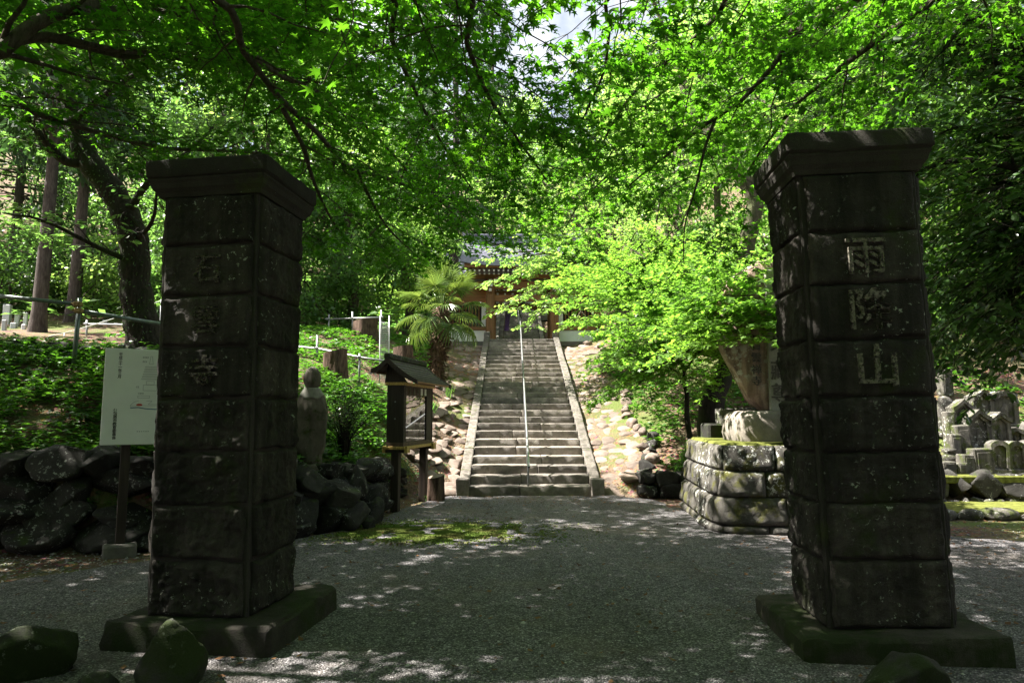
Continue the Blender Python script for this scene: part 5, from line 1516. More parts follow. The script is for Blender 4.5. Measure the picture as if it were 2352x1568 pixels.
UP = np.array([0, 0, 1.0])
def spray(limb, rad, r, start=0.2, gap=0.2, L=1.15, tgap=0.115, tL=0.42, nleaf=10, droop=0.12, leaf=0.072, rise=0.05, endtuft=True, flat=0.35, keep=1.0):
    """side branches in flat layers off a limb; returns wood tubes and leaf arrays"""
    wood, LP, LD, LN, LS = [], [], [], [], []
    seg = np.linalg.norm(np.diff(limb, axis=0), axis=1); cum = np.r_[0, np.cumsum(seg)]
    tot = cum[-1]
    s = tot * start; sg = 1
    while s < tot:
        p = np.array([np.interp(s, cum, limb[:, k]) for k in range(3)])
        q = np.array([np.interp(min(s + 0.1, tot), cum, limb[:, k]) for k in range(3)])
        o_ = np.array([np.interp(max(s - 0.1, 0), cum, limb[:, k]) for k in range(3)])
        d = unit(q - o_); lat = unit(np.cross(d, UP)) * sg
        f = s / tot
        bl = L * r.uniform(0.55, 1.2) * (1.0 - 0.45 * f)
        bd = unit(d * r.uniform(0.3, 0.9) + lat * r.uniform(0.6, 1.0) + UP * (rise + r.normal(0, 0.14)))
        k = 7
        t = np.linspace(0, 1, k)[:, None]
        wob = np.cumsum(r.normal(0, 0.022 * bl, (k, 3)), 0)
        br = p + bd * bl * t + d * 0.25 * bl * t ** 2 - UP * droop * bl * t ** 2 + wob * (1, 1, 0.5)
        R0 = np.interp(s, cum, rad) * 0.42
        wood.append(tube_np(br, np.linspace(max(R0, 0.005), 0.0022, k), 4))
        # twigs
        m = max(3, int(bl / tgap))
        tt = np.linspace(0.12, 1.0, m); sd = np.where(np.arange(m) % 2 == 0, 1, -1)
        tt = np.r_[tt, tt[1:]]; sd = np.r_[sd, -sd[1:]]
        if keep < 1:
            kk_ = r.uniform(0, 1, len(tt)) < keep; tt, sd = tt[kk_], sd[kk_]
            if len(tt) == 0: s += gap; sg = -sg; continue
        bp = np.stack([np.interp(tt, np.linspace(0, 1, k), br[:, c]) for c in range(3)], -1)
        bt = unit(br[-1] - br[0]); bl2 = unit(np.cross(bt, UP))
        td = unit(bt * r.uniform(0.4, 0.9, (len(tt), 1)) + bl2 * sd[:, None] * r.uniform(0.5, 1, (len(tt), 1)) + UP * r.normal(0.0, 0.16, (len(tt), 1)))
        tl = tL * r.uniform(0.5, 1.15, len(tt)) * (1.1 - 0.5 * tt)
        te = bp + td * tl[:, None] - UP * droop * 0.6 * tl[:, None]
        for a, b in zip(bp, te): wood.append(tube_np(np.array([a, b]), [0.0026, 0.0012], 3))
        u = np.linspace(0.25, 1.02, nleaf)[None, :, None]
        pos = bp[:, None] + (te - bp)[:, None] * u
        side = unit(np.cross(td, UP))[:, None] * np.where(np.arange(nleaf) % 2 == 0, 1, -1)[None, :, None]
        ld = td[:, None] * 0.7 + side * r.uniform(0.3, 1.0, (len(tt), nleaf, 1)) - UP * r.uniform(0.0, 0.5, (len(tt), nleaf, 1))
        pos = pos + r.normal(0, 0.018, pos.shape)
        LP.append(pos.reshape(-1, 3)); LD.append(ld.reshape(-1, 3))
        s += gap * r.uniform(0.7, 1.3); sg = -sg
    P, D = np.vstack(LP), np.vstack(LD)
    Nn = UP + r.normal(0, flat, P.shape)
    S = leaf * r.uniform(0.45, 1.35, len(P))
    return wood, (P, D, Nn, S)

def limb_tree(root, limbs, trunk, r, tmpl, leafmat, barkmat, trunk_rad=None, **kw):
    """trunk + named limbs + one crown mesh"""
    if trunk is not None:
        tp = spline(trunk, 0.12)
        V, F = tube_np(tp, np.interp(np.linspace(0, 1, len(tp)), np.linspace(0, 1, len(trunk_rad)), trunk_rad) * (1 + 0.08 * np.sin(np.arange(len(tp)) * 1.7)), 14)
        obj('trunk', mesh('trunk', V, F, barkmat, True), root)
    A, B = [], []
    for L in limbs:
        pts, r0, r1, opt = L if len(L) == 4 else (*L, {})
        lp = spline(pts, 0.12)
        lp = lp + 0.02 * np.stack([fbm(lp * 2.3, 7), fbm(lp * 2.3, 8), fbm(lp * 2.3, 9)], -1)
        rad = np.linspace(r0, r1, len(lp))
        k2 = dict(kw); k2.update(opt); ch = k2.pop('cheap', False)
        wd, lv = spray(lp, rad, r, **k2)
        V, F = join_np([tube_np(lp, rad, 9)] + wd) if False else join_np([tube_np(lp, rad, 9)])
        o = obj('limb', mesh('limb', V, F, barkmat, True), root)
        V, F = join_np(wd)
        obj('twigs', mesh('twigs', V, F, barkmat, True), o)
        (B if ch else A).append(lv)
    for Q, tm in ((A, tmpl), (B, DIAM)):
        if Q:
            P, D, Nn, S = (np.concatenate([a[k] for a in Q]) for k in range(4))
            obj('crown', mesh('crown', *leaf_geo(P, D, Nn, S, tm), leafmat), root)

# ------------------------------------------------------------------ overhead maples
r = np.random.default_rng(21)
ml = thing('maple_tree', 'maple reaching over from the left with long bare limbs under layered green leaves', 'tree', (-5.6, 5.0, 0), 0, 'maples arching over the path')
ml.location = (0, 0, 0)
CHP = {'tgap': 0.16, 'L': 1.9, 'cheap': True, 'leaf': 0.17, 'gap': 0.2, 'nleaf': 8, 'tgap': 0.16, 'tL': 0.6}
A0 = at(-60, 130, 5.0); HUB = (-5.3, 4.6, 3.6)
LIM = [
    ([HUB, A0, at(0, 122, 5.0), at(75, 58, 5.1), at(150, 28, 5.2), at(235, 0, 5.4), at(420, -120, 5.9), at(640, -200, 6.6)], 0.075, 0.025, {}),
    ([A0, at(0, 106, 5.0), at(110, 82, 5.3), at(250, 112, 5.7), at(380, 114, 6.2), at(560, 60, 6.9), at(640, 30, 7.4)], 0.032, 0.009, {}),
    ([at(20, 100, 5.05), at(120, 92, 5.4), at(280, 128, 5.9), at(350, 126, 6.2), at(500, 148, 6.8), at(590, 165, 7.2), at(660, 215, 7.8), at(800, 260, 8.8)], 0.03, 0.009, {}),
    ([HUB, (-3.6, 3.6, 4.7), at(470, -20, 4.4), at(560, 118, 4.9), at(640, 222, 5.3), at(740, 320, 5.8), at(800, 385, 6.2), at(880, 408, 6.7), at(1000, 452, 7.4), at(1110, 500, 8.0)], 0.052, 0.008, {'start': 0.32}),
    ([at(650, 250, 5.35), at(690, 330, 5.6), at(722, 420, 5.9), at(760, 500, 6.3), at(800, 560, 6.8)], 0.022, 0.006, {'L': 0.8}),
    ([at(1000, 452, 7.4), at(1070, 515, 7.8), at(1120, 555, 8.2), at(1175, 570, 8.6)], 0.012, 0.004, {'L': 0.7, 'start': 0.1}),
    ([at(820, 392, 6.3), at(850, 455, 6.6), at(890, 520, 7.0), at(960, 590, 7.6)], 0.018, 0.005, {'L': 0.9}),
    ([(-5.4, 5.2, 2.7), at(-40, 235, 5.4), at(80, 262, 5.7), at(170, 290, 6.0), at(330, 330, 6.5), at(410, 345, 6.8), at(555, 350, 7.4), at(700, 370, 8.2), at(820, 440, 9.0)], 0.034, 0.008, {'start': 0.25, 'L': 0.95, 'keep': 0.8}),
    ([(-3.6, 3.6, 4.7), (-1.9, 3.1, 4.9), at(870, -60, 3.9), at(900, 90, 4.3), at(950, 200, 4.8), at(1010, 320, 5.3), at(1080, 430, 5.9)], 0.04, 0.007, {'start': 0.3}),
    ([(-1.9, 3.1, 4.9), at(1030, -70, 3.6), at(1072, 100, 4.0), at(1120, 220, 4.5), at(1190, 320, 5.1), at(1260, 420, 5.8)], 0.03, 0.006, {'start': 0.2}),
    ([(-3.6, 3.6, 4.7), at(640, -60, 5.0), at(760, 40, 5.8), at(900, 130, 6.6), at(1040, 250, 7.4), at(1150, 360, 8.2)], 0.035, 0.007, {'start': 0.2, 'L': 1.3}),
    ([at(560, 118, 4.9), at(640, 170, 5.8), at(760, 230, 6.8), at(870, 320, 7.8), at(960, 430, 8.6), at(1020, 540, 9.2)], 0.03, 0.006, {'start': 0.15, 'L': 1.3}),
    ([at(180, 30, 5.2), at(330, 20, 6.2), at(500, 60, 7.4), at(680, 150, 8.6), at(820, 300, 9.8), at(900, 420, 10.6)], 0.03, 0.007, {'start': 0.1, 'L': 1.4}),
    # limbs added over and behind the camera, mostly unseen, to shade the foreground
    ([HUB, (-4.6, 2.6, 5.2), (-3.6, 1.0, 5.7), (-2.6, -0.8, 6.0), (-1.4, -2.2, 6.1)], 0.05, 0.012, CHP),
    ([HUB, (-5.8, 3.0, 5.4), (-6.2, 1.0, 6.2), (-6.4, -1.0, 6.6)], 0.05, 0.012, CHP),
    ([HUB, (-6.2, 5.6, 5.0), (-6.8, 7.0, 6.2), (-7.0, 8.6, 6.8)], 0.05, 0.012, CHP),
    ([HUB, (-5.0, 5.2, 5.2), (-4.4, 6.2, 6.2), (-3.6, 7.6, 6.8), (-3.2, 9.0, 7.0)], 0.05, 0.012, CHP),
    ([HUB, (-4.4, 4.4, 5.4), (-3.2, 4.2, 6.4), (-1.8, 4.4, 6.8), (-0.4, 5.0, 6.9)], 0.05, 0.012, CHP),
    ([(-3.6, 1.0, 5.7), (-2.2, 1.4, 6.0), (-0.6, 1.6, 6.1), (1.0, 1.4, 6.1)], 0.05, 0.012, CHP),
    ([HUB, (-6.6, 4.2, 5.0), (-8.2, 3.8, 6.0), (-9.6, 3.6, 6.6)], 0.05, 0.012, CHP),
    ([(-4.4, 6.2, 6.2), (-2.8, 6.6, 6.8), (-1.2, 7.2, 7.2), (0.2, 7.8, 7.3)], 0.05, 0.012, CHP),
    ([(-6.8, 7.0, 6.2), (-5.6, 7.8, 7.2), (-4.4, 8.6, 7.8), (-3.4, 9.2, 8.0)], 0.04, 0.012, CHP),
    ([(-6.2, 5.6, 5.0), (-5.4, 6.6, 7.0), (-4.8, 7.4, 7.8), (-4.0, 8.0, 8.2)], 0.04, 0.012, CHP),
    ([HUB, (-7.0, 5.8, 5.4), (-8.4, 6.2, 6.4), (-9.8, 6.2, 7.0)], 0.05, 0.012, CHP),
    ([HUB, (-7.0, 4.0, 5.2), (-8.0, 5.0, 6.6), (-9.0, 5.2, 7.2)], 0.05, 0.012, CHP),
    ([(-3.2, 4.2, 6.4), (-2.2, 3.2, 7.2), (-0.8, 2.8, 7.6), (0.8, 3.0, 7.7)], 0.04, 0.012, CHP),
    ([(-1.8, 4.4, 6.8), (-0.8, 5.6, 7.6), (0.6, 6.4, 8.0), (1.8, 7.0, 8.1)], 0.04, 0.012, CHP),
    ([(-4.4, 4.4, 5.4), (-4.2, 4.8, 7.2), (-3.0, 5.6, 8.0), (-1.6, 6.2, 8.3)], 0.04, 0.012, CHP),
    ([(-6.8, 7.0, 6.2), (-8.2, 8.0, 6.8), (-9.6, 8.6, 7.2)], 0.05, 0.012, CHP),]
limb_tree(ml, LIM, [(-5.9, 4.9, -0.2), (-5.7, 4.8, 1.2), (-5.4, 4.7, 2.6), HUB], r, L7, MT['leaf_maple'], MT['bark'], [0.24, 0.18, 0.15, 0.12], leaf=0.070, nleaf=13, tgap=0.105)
# a few large leaves close to the camera on a hanging twig, each one its own
tw = [at(800, -40, 2.0), at(812, 40, 2.0), at(790, 95, 2.0), at(760, 150, 2.0), at(742, 195, 2.02)]
tws = obj('twig', mesh('twig', *tube_np(spline(tw, 0.03), 0.0022, 5), MT['bark'], True), ml)
rr = random.Random(9)
BL = mesh('leaf', LSEVEN[0], [tuple(f) for f in LSEVEN[1]], MT['leaf_maple'])
for (x, y, s, az) in ((795, 10, 0.075, 2.6), (770, 55, 0.07, 3.3), (800, 72, 0.075, 4.4), (835, 52, 0.055, 5.6), (855, 95, 0.05, 4.8), (745, 175, 0.065, 3.6), (762, 205, 0.075, 5.0), (728, 205, 0.06, 3.2), (745, 250, 0.055, 3.4), (815, 0, 0.06, 0.6)):
    p = at(x, y, 2.0 + rr.uniform(-0.05, 0.1))
    obj('leaf', BL, ml, p, (rr.uniform(0.2, 0.75), rr.uniform(-0.3, 0.3), az), (s, s, s))

mr = thing('maple_tree', 'maple reaching over from the right with a limb slanting down to the centre', 'tree', (0, 0, 0), 0, 'maples arching over the path')
HB2 = (5.2, 3.4, 4.2)
LIM = [
    ([HB2, (3.6, 3.8, 4.9), at(2010, -20, 4.4), at(1850, 62, 4.7), at(1770, 160, 4.95), at(1700, 232, 5.2), at(1640, 272, 5.4), at(1540, 350, 5.9), at(1440, 430, 6.4)], 0.045, 0.008, {'start': 0.25}),
    ([at(1645, 268, 5.4), at(1620, 340, 5.5), at(1600, 420, 5.7), at(1572, 520, 5.9), at(1568, 600, 6.1)], 0.014, 0.004, {'L': 0.75}),
    ([at(1540, 350, 5.9), at(1480, 360, 6.2), at(1400, 400, 6.6), at(1330, 470, 7.0), at(1290, 540, 7.4)], 0.015, 0.004, {'L': 0.8}),
    ([HB2, (3.6, 3.8, 4.9), at(2160, -10, 5.0), at(2030, 82, 5.4), at(1920, 165, 5.9), at(1830, 240, 6.5), at(1760, 330, 7.2), at(1700, 420, 7.8)], 0.05, 0.010, {'start': 0.25}),
    ([(3.6, 3.8, 4.9), at(1760, -60, 3.9), at(1650, 30, 4.2), at(1560, 120, 4.5), at(1470, 200, 4.9), at(1400, 300, 5.4), at(1350, 400, 5.9)], 0.03, 0.007, {'start': 0.2}),
    ([(3.6, 3.8, 4.9), (1.9, 3.2, 5.0), at(1440, -60, 3.7), at(1400, 60, 4.1), at(1380, 180, 4.5), at(1330, 290, 5.0)], 0.03, 0.007, {'start': 0.25}),
    ([HB2, (4.4, 4.6, 5.2), at(2280, 40, 6.0), at(2180, 120, 6.6), at(2060, 190, 7.2), at(1930, 270, 8.0), at(1800, 370, 9.0)], 0.05, 0.010, {'start': 0.25, 'L': 1.3}),
    ([(4.4, 4.6, 5.2), at(2100, -40, 6.6), at(1950, 30, 7.4), at(1800, 110, 8.2), at(1660, 220, 9.2), at(1560, 340, 10.2)], 0.04, 0.010, {'start': 0.15, 'L': 1.4}),
    ([at(1850, 62, 4.7), at(1740, 100, 5.8), at(1620, 150, 6.8), at(1490, 240, 7.8), at(1400, 360, 8.8), at(1330, 480, 9.6)], 0.025, 0.006, {'start': 0.15, 'L': 1.3}),
    ([HB2, (4.2, 2.2, 5.4), (3.0, 0.8, 5.9), (1.6, -0.6, 6.1)], 0.05, 0.012, CHP),  # shade limb added behind the camera, out of view
]
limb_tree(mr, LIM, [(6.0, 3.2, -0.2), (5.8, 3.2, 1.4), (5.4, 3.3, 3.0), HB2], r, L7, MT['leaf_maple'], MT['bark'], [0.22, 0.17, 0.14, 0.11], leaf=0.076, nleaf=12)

# ------------------------------------------------------------------ low fresh maple right of the stairs
r = np.random.default_rng(33)
mm = thing('maple_tree', 'low spreading fresh green maple with a dark trunk right of the stairs', 'tree', (0, 0, 0), 0, 'maples beside the stairs')
b = at(1638, 1005, 14.0); hub = at(1665, 850, 14.2)
LIM = []
for (x, y, Yd) in ((1330, 640, 15.5), (1360, 740, 14.2), (1420, 800, 13.4), (1480, 860, 13.0), (1400, 690, 17.5), (1560, 600, 13.2), (1560, 700, 12.6), (1480, 620, 15.5), (1640, 560, 16), (1500, 760, 12.4), (1620, 780, 12.2),
                   (1760, 700, 9.6), (1720, 680, 9.5), (1690, 740, 9.6), (1770, 640, 9.4), (1640, 660, 10.2), (1700, 610, 9.7), (1620, 800, 10.6), (1740, 780, 9.7), (1775, 720, 9.5), (1700, 770, 9.5), (1640, 720, 10.0), (1610, 600, 10.6),
                   (1400, 850, 12.8), (1450, 900, 12.8), (1560, 880, 12.4), (1330, 690, 14.5), (1290, 650, 16), (1400, 760, 13), (1300, 560, 17.5), (1330, 610, 19.5), (1430, 560, 18.5), (1720, 830, 11.0), (1520, 560, 15), (1450, 660, 14)):
    e = np.array(at(x, y, Yd)); h = np.array(hub) + (0, 0, 0.3)
    LIM.append(([tuple(h), tuple(h * 0.55 + e * 0.45 + (0, 0, 0.35)), tuple(h * 0.25 + e * 0.75 + (0, 0, 0.25)), tuple(e)], 0.05, 0.008, {}))
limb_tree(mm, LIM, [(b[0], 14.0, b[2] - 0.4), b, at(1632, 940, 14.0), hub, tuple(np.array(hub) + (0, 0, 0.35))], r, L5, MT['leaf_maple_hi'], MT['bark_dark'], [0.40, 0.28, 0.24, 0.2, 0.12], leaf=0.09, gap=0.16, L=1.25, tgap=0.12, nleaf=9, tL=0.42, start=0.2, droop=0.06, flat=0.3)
sp = thing('young_tree', 'thin dark sapling trunk left of the dark maple trunk', 'tree', (0, 0, 0))
b2 = at(1586, 1010, 13.2)
limb_tree(sp, [([at(1580, 920, 13.2), at(1560, 860, 13.2), at(1500, 830, 13.1), at(1450, 825, 13.1)], 0.03, 0.006, {}), ([at(1580, 920, 13.2), at(1570, 850, 13.4), at(1540, 790, 13.6)], 0.03, 0.006, {})],
          [(b2[0], 13.2, b2[2] - 0.3), b2, at(1578, 960, 13.2), at(1578, 900, 13.2)], r, L5, MT['leaf_maple_hi'], MT['bark_dark'], [0.07, 0.055, 0.05, 0.04], leaf=0.08, gap=0.2, L=0.7, nleaf=7)

# ------------------------------------------------------------------ general broadleaf trees and cedars
def clump_crown(centres, radii, n, size, r, flat=0.6):
    """leaves spread through soft clumps"""
    k = r.integers(0, len(centres), n)
    g = unit(r.normal(0, 1, (n, 3))) * (r.uniform(0, 1, (n, 1)) ** 0.45)
    P = centres[k] + g * radii[k][:, None] * (1, 1, 0.6)
    D = unit(g * (1, 1, 0.3) + r.normal(0, 0.5, (n, 3)) - UP * 0.2)
    Nn = UP + r.normal(0, flat, (n, 3)) + g * 0.5
    return P, D, Nn, size * r.uniform(0.6, 1.3, n)

def broad_tree(label, base, h, cr, nleaf, leaf, leafmat, seed, barkmat='bark', trunk_r=0.22, lean=(0, 0), nclump=46, cz=0.62, czr=0.42, tmpl=DIAM, group='trees on the hillside', name='broadleaf_tree', nlimb=9):
    r = np.random.default_rng(seed)
    t = thing(name, label, 'bush' if name == 'bush' else 'tree', base, 0, group)
    top = np.array([lean[0], lean[1], h * 0.8])
    tp = spline([(0, 0, -0.4), (lean[0] * 0.2 + r.normal(0, 0.1), lean[1] * 0.2, h * 0.25), (lean[0] * 0.6 + r.normal(0, 0.2), lean[1] * 0.6, h * 0.55), tuple(top)], 0.4)
    parts = [tube_np(tp, np.linspace(trunk_r, trunk_r * 0.25, len(tp)), 9)]
    obj('trunk', mesh('trunk', *parts[0], MT[barkmat], True), t)
    c = []
    wd = []
    for k in range(nclump):
        v = unit(r.normal(0, 1, 3)); q = r.uniform(0.35, 1.0) ** 0.6
        p = np.array([lean[0] * 0.7, lean[1] * 0.7, h * cz]) + v * q * np.array([cr, cr, h * czr])
        c.append(p)
        if k < nlimb * 2:
            s = tp[int(len(tp) * r.uniform(0.35, 0.95))]
            mid = (s + p) / 2 + (0, 0, 0.1 * cr)
            wd.append(tube_np(spline([tuple(s), tuple(mid), tuple(p)], 0.5), 0.02 + 0.25 * trunk_r * 0.6 * r.uniform(0.3, 1), 5))
    obj('limbs', mesh('limbs', *join_np(wd), MT[barkmat], True), t)
    c = np.array(c); rad = cr * r.uniform(0.22, 0.42, len(c))
    obj('crown', mesh('crown', *leaf_geo(*clump_crown(c, rad, nleaf, leaf, r), tmpl), MT[leafmat]), t)
    return t

def cedar(label, base, h, cr, n, seed, clear=0.3, trunk_r=0.24, leaf=0.42, group='cedars behind'):
    r = np.random.default_rng(seed)
    t = thing('cedar_tree', label, 'tree', base, 0, group)
    tp = spline([(0, 0, -0.5), (0.1, 0, h * 0.3), (0, 0.1, h * 0.7), (0, 0, h)], 0.6)
    rad = np.linspace(trunk_r, 0.04, len(tp)); rad[:2] *= (1.5, 1.2)
    obj('trunk', mesh('trunk', *tube_np(tp, rad, 14), MT['bark_cedar'], True), t)
    nb = int(h * 7)
    z = h * (clear + (1 - clear) * r.uniform(0, 1, nb)); a = r.uniform(0, 6.283, nb)
    L = cr * np.clip(1.25 * (1 - z / h) ** 0.7, 0.12, 1) * r.uniform(0.6, 1.1, nb)
    e = np.c_[np.cos(a) * L, np.sin(a) * L, z - 0.25 * L]
    s = np.c_[np.zeros((nb, 2)), z]
    wd = [tube_np(np.array([s[k], (s[k] + e[k]) / 2 + (0, 0, 0.1 * L[k]), e[k]]), [0.05, 0.03, 0.01], 4) for k in range(nb)]
    obj('limbs', mesh('limbs', *join_np(wd), MT['bark_cedar'], True), t)
    k = r.integers(0, nb, n); u = r.uniform(0.25, 1.05, (n, 1)) ** 0.7
    P = s[k] + (e[k] - s[k]) * u + UP * 0.1 * L[k][:, None] * (1 - (2 * u - 1) ** 2) + r.normal(0, 0.16, (n, 3)) * (1, 1, 0.8)
    out = unit(e[k] - s[k])
    D = out * 0.6 + r.normal(0, 0.45, (n, 3)) - UP * 0.55
    obj('crown', mesh('crown', *leaf_geo(P, D, UP + r.normal(0, 0.6, (n, 3)), leaf * r.uniform(0.5, 1.2, n), NEED), MT['leaf_cedar']), t)
    return t

# dark leaning tree on the left bank
r = np.random.default_rng(55)
Y0 = 11.9
dt = thing('leaning_tree', 'dark ivy-covered tree leaning left behind the information board', 'tree', (0, 0, 0))
tr = [tuple(np.array(at(338, 830, Y0)) + (0, 0, -0.4)), at(330, 780, Y0), at(312, 660, Y0), at(305, 540, Y0), at(265, 450, Y0), at(205, 370, Y0), at(165, 270, Y0 + 0.2), at(128, 170, Y0 + 0.4), at(135, 80, Y0 + 0.6)]
LIM = [([at(205, 372, Y0), at(150, 370, Y0 - 0.2), at(110, 330, Y0 - 0.4), at(50, 258, Y0 - 0.6)], 0.10, 0.04, {'L': 1.6}), ([at(300, 600, Y0), at(230, 570, Y0 - 0.6), at(110, 510, Y0 - 1.0), at(10, 490, Y0 - 1.2)], 0.05, 0.015, {'L': 1.2, 'keep': 0.6}),
       ([at(290, 500, Y0), at(340, 420, Y0 - 0.4), at(420, 360, Y0 - 0.6), at(500, 280, Y0)], 0.07, 0.02, {'L': 1.6}), ([at(165, 280, Y0), at(240, 220, Y0 - 0.4), at(330, 160, Y0), at(420, 130, Y0)], 0.07, 0.02, {'L': 1.6}),
       ([at(128, 175, Y0 + 0.4), at(60, 120, Y0), at(-60, 60, Y0)], 0.06, 0.02, {'L': 1.6}), ([at(305, 560, Y0), at(350, 510, Y0 - 0.5), at(360, 440, Y0 - 0.8)], 0.05, 0.02, {'L': 0.9, 'keep': 0.6}),
       ([at(135, 90, Y0 + 0.6), at(200, 10, Y0 + 1), at(320, -80, Y0 + 1.5), at(480, -140, Y0 + 2)], 0.07, 0.02, {'L': 1.8}), ([at(265, 450, Y0), at(330, 540, Y0 - 0.3), at(345, 600, Y0 - 0.3)], 0.03, 0.01, {'L': 0.6, 'keep': 0.6})]
_t = Vector(at(135, 80, Y0 + 0.6))
for q in ((-8.5, 11.0, 8.6), (-6.0, 13.4, 9.0), (-4.6, 12.2, 8.8), (-5.0, 10.6, 8.4), (-3.4, 11.2, 8.6), (-7.0, 10.0, 8.2), (-3.0, 13.2, 9.0)):  # limbs added to shade the gravel before the stairs
    q = Vector(q); LIM.append(([tuple(_t), tuple((_t + q) / 2 + Vector((0, 0, 0.4))), tuple(q)], 0.07, 0.015, dict(CHP, L=1.8)))
limb_tree(dt, LIM, tr, r, OVAL, MT['leaf_mid'], MT['bark_dark'], [0.40, 0.29, 0.25, 0.24, 0.21, 0.19, 0.16, 0.13, 0.10], leaf=0.105, gap=0.24, nleaf=7, tgap=0.15, flat=0.6, droop=0.2, start=0.3)
iv = []
tp = spline(tr, 0.1); k = r.integers(3, len(tp) - 12, 1500); a = r.uniform(0, 6.283, 1500)
pr_ = np.interp(k / len(tp), np.linspace(0, 1, 9), [0.40, 0.29, 0.25, 0.24, 0.21, 0.19, 0.16, 0.13, 0.10])
nn = np.c_[np.cos(a), np.sin(a), r.normal(0, 0.2, 1500)]
obj('ivy', mesh('ivy', *leaf_geo(tp[k] + nn * pr_[:, None] * 1.03, unit(r.normal(0, 1, (1500, 3)) - UP), nn + r.normal(0, 0.3, (1500, 3)), r.uniform(0.03, 0.07, 1500), OVAL), MT['leaf_dark']), dt)

# evergreen drooping at the right edge
r = np.random.default_rng(66)
ev = thing('evergreen_tree', 'dark glossy evergreen with drooping branches behind the right pillar', 'tree', (0, 0, 0))
H3 = (6.0, 5.8, 3.1)
LIM = []
for (x, y, Yd, xm, ym) in ((1960, 500, 7.4, 2230, 368), (2150, 130, 7.4, 2300, 60), (1930, 170, 8.4, 2200, 95), (2240, 500, 7.0, 2330, 430), (2140, 640, 8.0, 2300, 520), (2220, 700, 7.4, 2340, 600), (2160, 760, 8.6, 2300, 680), (2330, 640, 6.8, 2400, 560),
                            (2120, 330, 9.0, 2260, 300), (2280, 250, 7.4, 2360, 230), (2200, 400, 9.4, 2300, 330), (2130, 560, 9.6, 2280, 480), (2290, 780, 8.6, 2380, 700), (2340, 130, 8.0, 2400, 120), (2170, 20, 8.6, 2300, 0), (2200, 760, 9.6, 2320, 640), (2330, 760, 8.0, 2420, 660), (2150, 700, 10.2, 2300, 600), (2230, 600, 9.0, 2330, 520), (2180, 480, 10, 2300, 420), (2330, 500, 8.2, 2420, 440), (2330, 380, 8.6, 2420, 330), (2050, 60, 9.4, 2200, 20)):
    Yd *= 0.78
    e, m_ = np.array(at(x, y, Yd)), np.array(at(xm, ym, (Yd + 5.7) / 2))
    LIM.append(([H3, tuple(m_), tuple(e)], 0.055, 0.008, {}))
limb_tree(ev, LIM, [(6.5, 5.8, -0.3), (6.4, 5.8, 1.6), H3, (5.9, 5.9, 5.2)], r, OVAL, MT['leaf_dark'], MT['bark_dark'], [0.24, 0.19, 0.16, 0.1], leaf=0.085, gap=0.15, L=1.05, tgap=0.12, nleaf=8, droop=0.45, flat=0.7, start=0.3)

# leaning broadleaf trunk right of centre
r = np.random.default_rng(77)
lt = thing('broadleaf_tree', 'grey trunk bending left above the low maple, just left of the right pillar', 'tree', (0, 0, 0))
Y1 = 16.5
tr = [at(1725, 900, Y1), at(1712, 700, Y1), at(1712, 590, Y1), at(1728, 500, Y1), at(1735, 460, Y1), at(1700, 400, Y1), at(1655, 340, Y1), at(1590, 240, Y1 + 0.5), at(1540, 120, Y1 + 1)]
LIM = [([at(1735, 465, Y1), at(1750, 400, Y1), at(1800, 300, Y1), at(1860, 150, Y1)], 0.12, 0.04, {}), ([at(1620, 290, Y1), at(1540, 260, Y1 - 0.5), at(1440, 240, Y1 - 1)], 0.07, 0.02, {}), ([at(1560, 180, Y1), at(1450, 130, Y1), at(1380, 130, Y1)], 0.06, 0.02, {}),
       ([at(1655, 340, Y1), at(1580, 380, Y1 - 1), at(1500, 420, Y1 - 1.5)], 0.05, 0.02, {}), ([at(1540, 120, Y1), at(1500, 0, Y1), at(1440, -100, Y1)], 0.07, 0.02, {}), ([at(1800, 300, Y1), at(1880, 260, Y1), at(1980, 200, Y1)], 0.06, 0.02, {}), ([at(1830, 220, Y1), at(1780, 100, Y1), at(1700, 0, Y1)], 0.06, 0.02, {}),
       ([at(1590, 240, Y1), at(1620, 120, Y1), at(1640, 0, Y1)], 0.06, 0.02, {})]
limb_tree(lt, LIM, tr, r, DIAM, MT['leaf_bright'], MT['bark'], [0.24, 0.22, 0.2, 0.2, 0.2, 0.17, 0.15, 0.12, 0.08], leaf=0.13, gap=0.3, L=1.9, tgap=0.18, nleaf=7, tL=0.6, flat=0.6, start=0.2)

# bright tree by the gate, right of the upper stairs
r = np.random.default_rng(88)
bt = thing('broadleaf_tree', 'bright yellow-green tree whose sprays hang before the right half of the temple gate', 'tree', (0, 0, 0))
hb = np.array(at(1420, 640, 21.5)); LIM = []
for (x, y, Yd) in ((1140, 640, 20), (1160, 700, 19.5), (1240, 690, 19.5), (1120, 585, 20), (1190, 590, 20.5), (1060, 400, 22), (1100, 440, 21.5), (1180, 360, 23), (1250, 470, 20.5), (1290, 400, 22), (1350, 520, 20), (1400, 440, 21), (1480, 520, 20.5), (1220, 740, 19.5), (1320, 740, 19), (1330, 330, 24), (1450, 350, 23), (1130, 500, 22), (1250, 600, 20.5), (1290, 640, 20), (1260, 560, 21), (1215, 620, 20.3), (1330, 600, 20.5), (1200, 540, 21.5)):
    e = np.array(at(x, y, Yd)); mid = hb * 0.45 + e * 0.55 + (0, 0, 0.4)
    LIM.append(([tuple(hb), tuple(mid), tuple(e)], 0.06, 0.01, {}))
limb_tree(bt, LIM, [(hb[0] + 0.5, 21.8, tz1(hb[0] + 0.5, 21.8) - 0.3), tuple(hb * (1, 1, 0.8) + (0.2, 0, 0)), tuple(hb), tuple(hb + (-0.2, 0, 1.5))], r, OVAL, MT['leaf_bright'], MT['bark'], [0.2, 0.16, 0.14, 0.06], leaf=0.125, gap=0.28, L=1.1, tgap=0.17, nleaf=8, tL=0.5, flat=0.5, start=0.35)

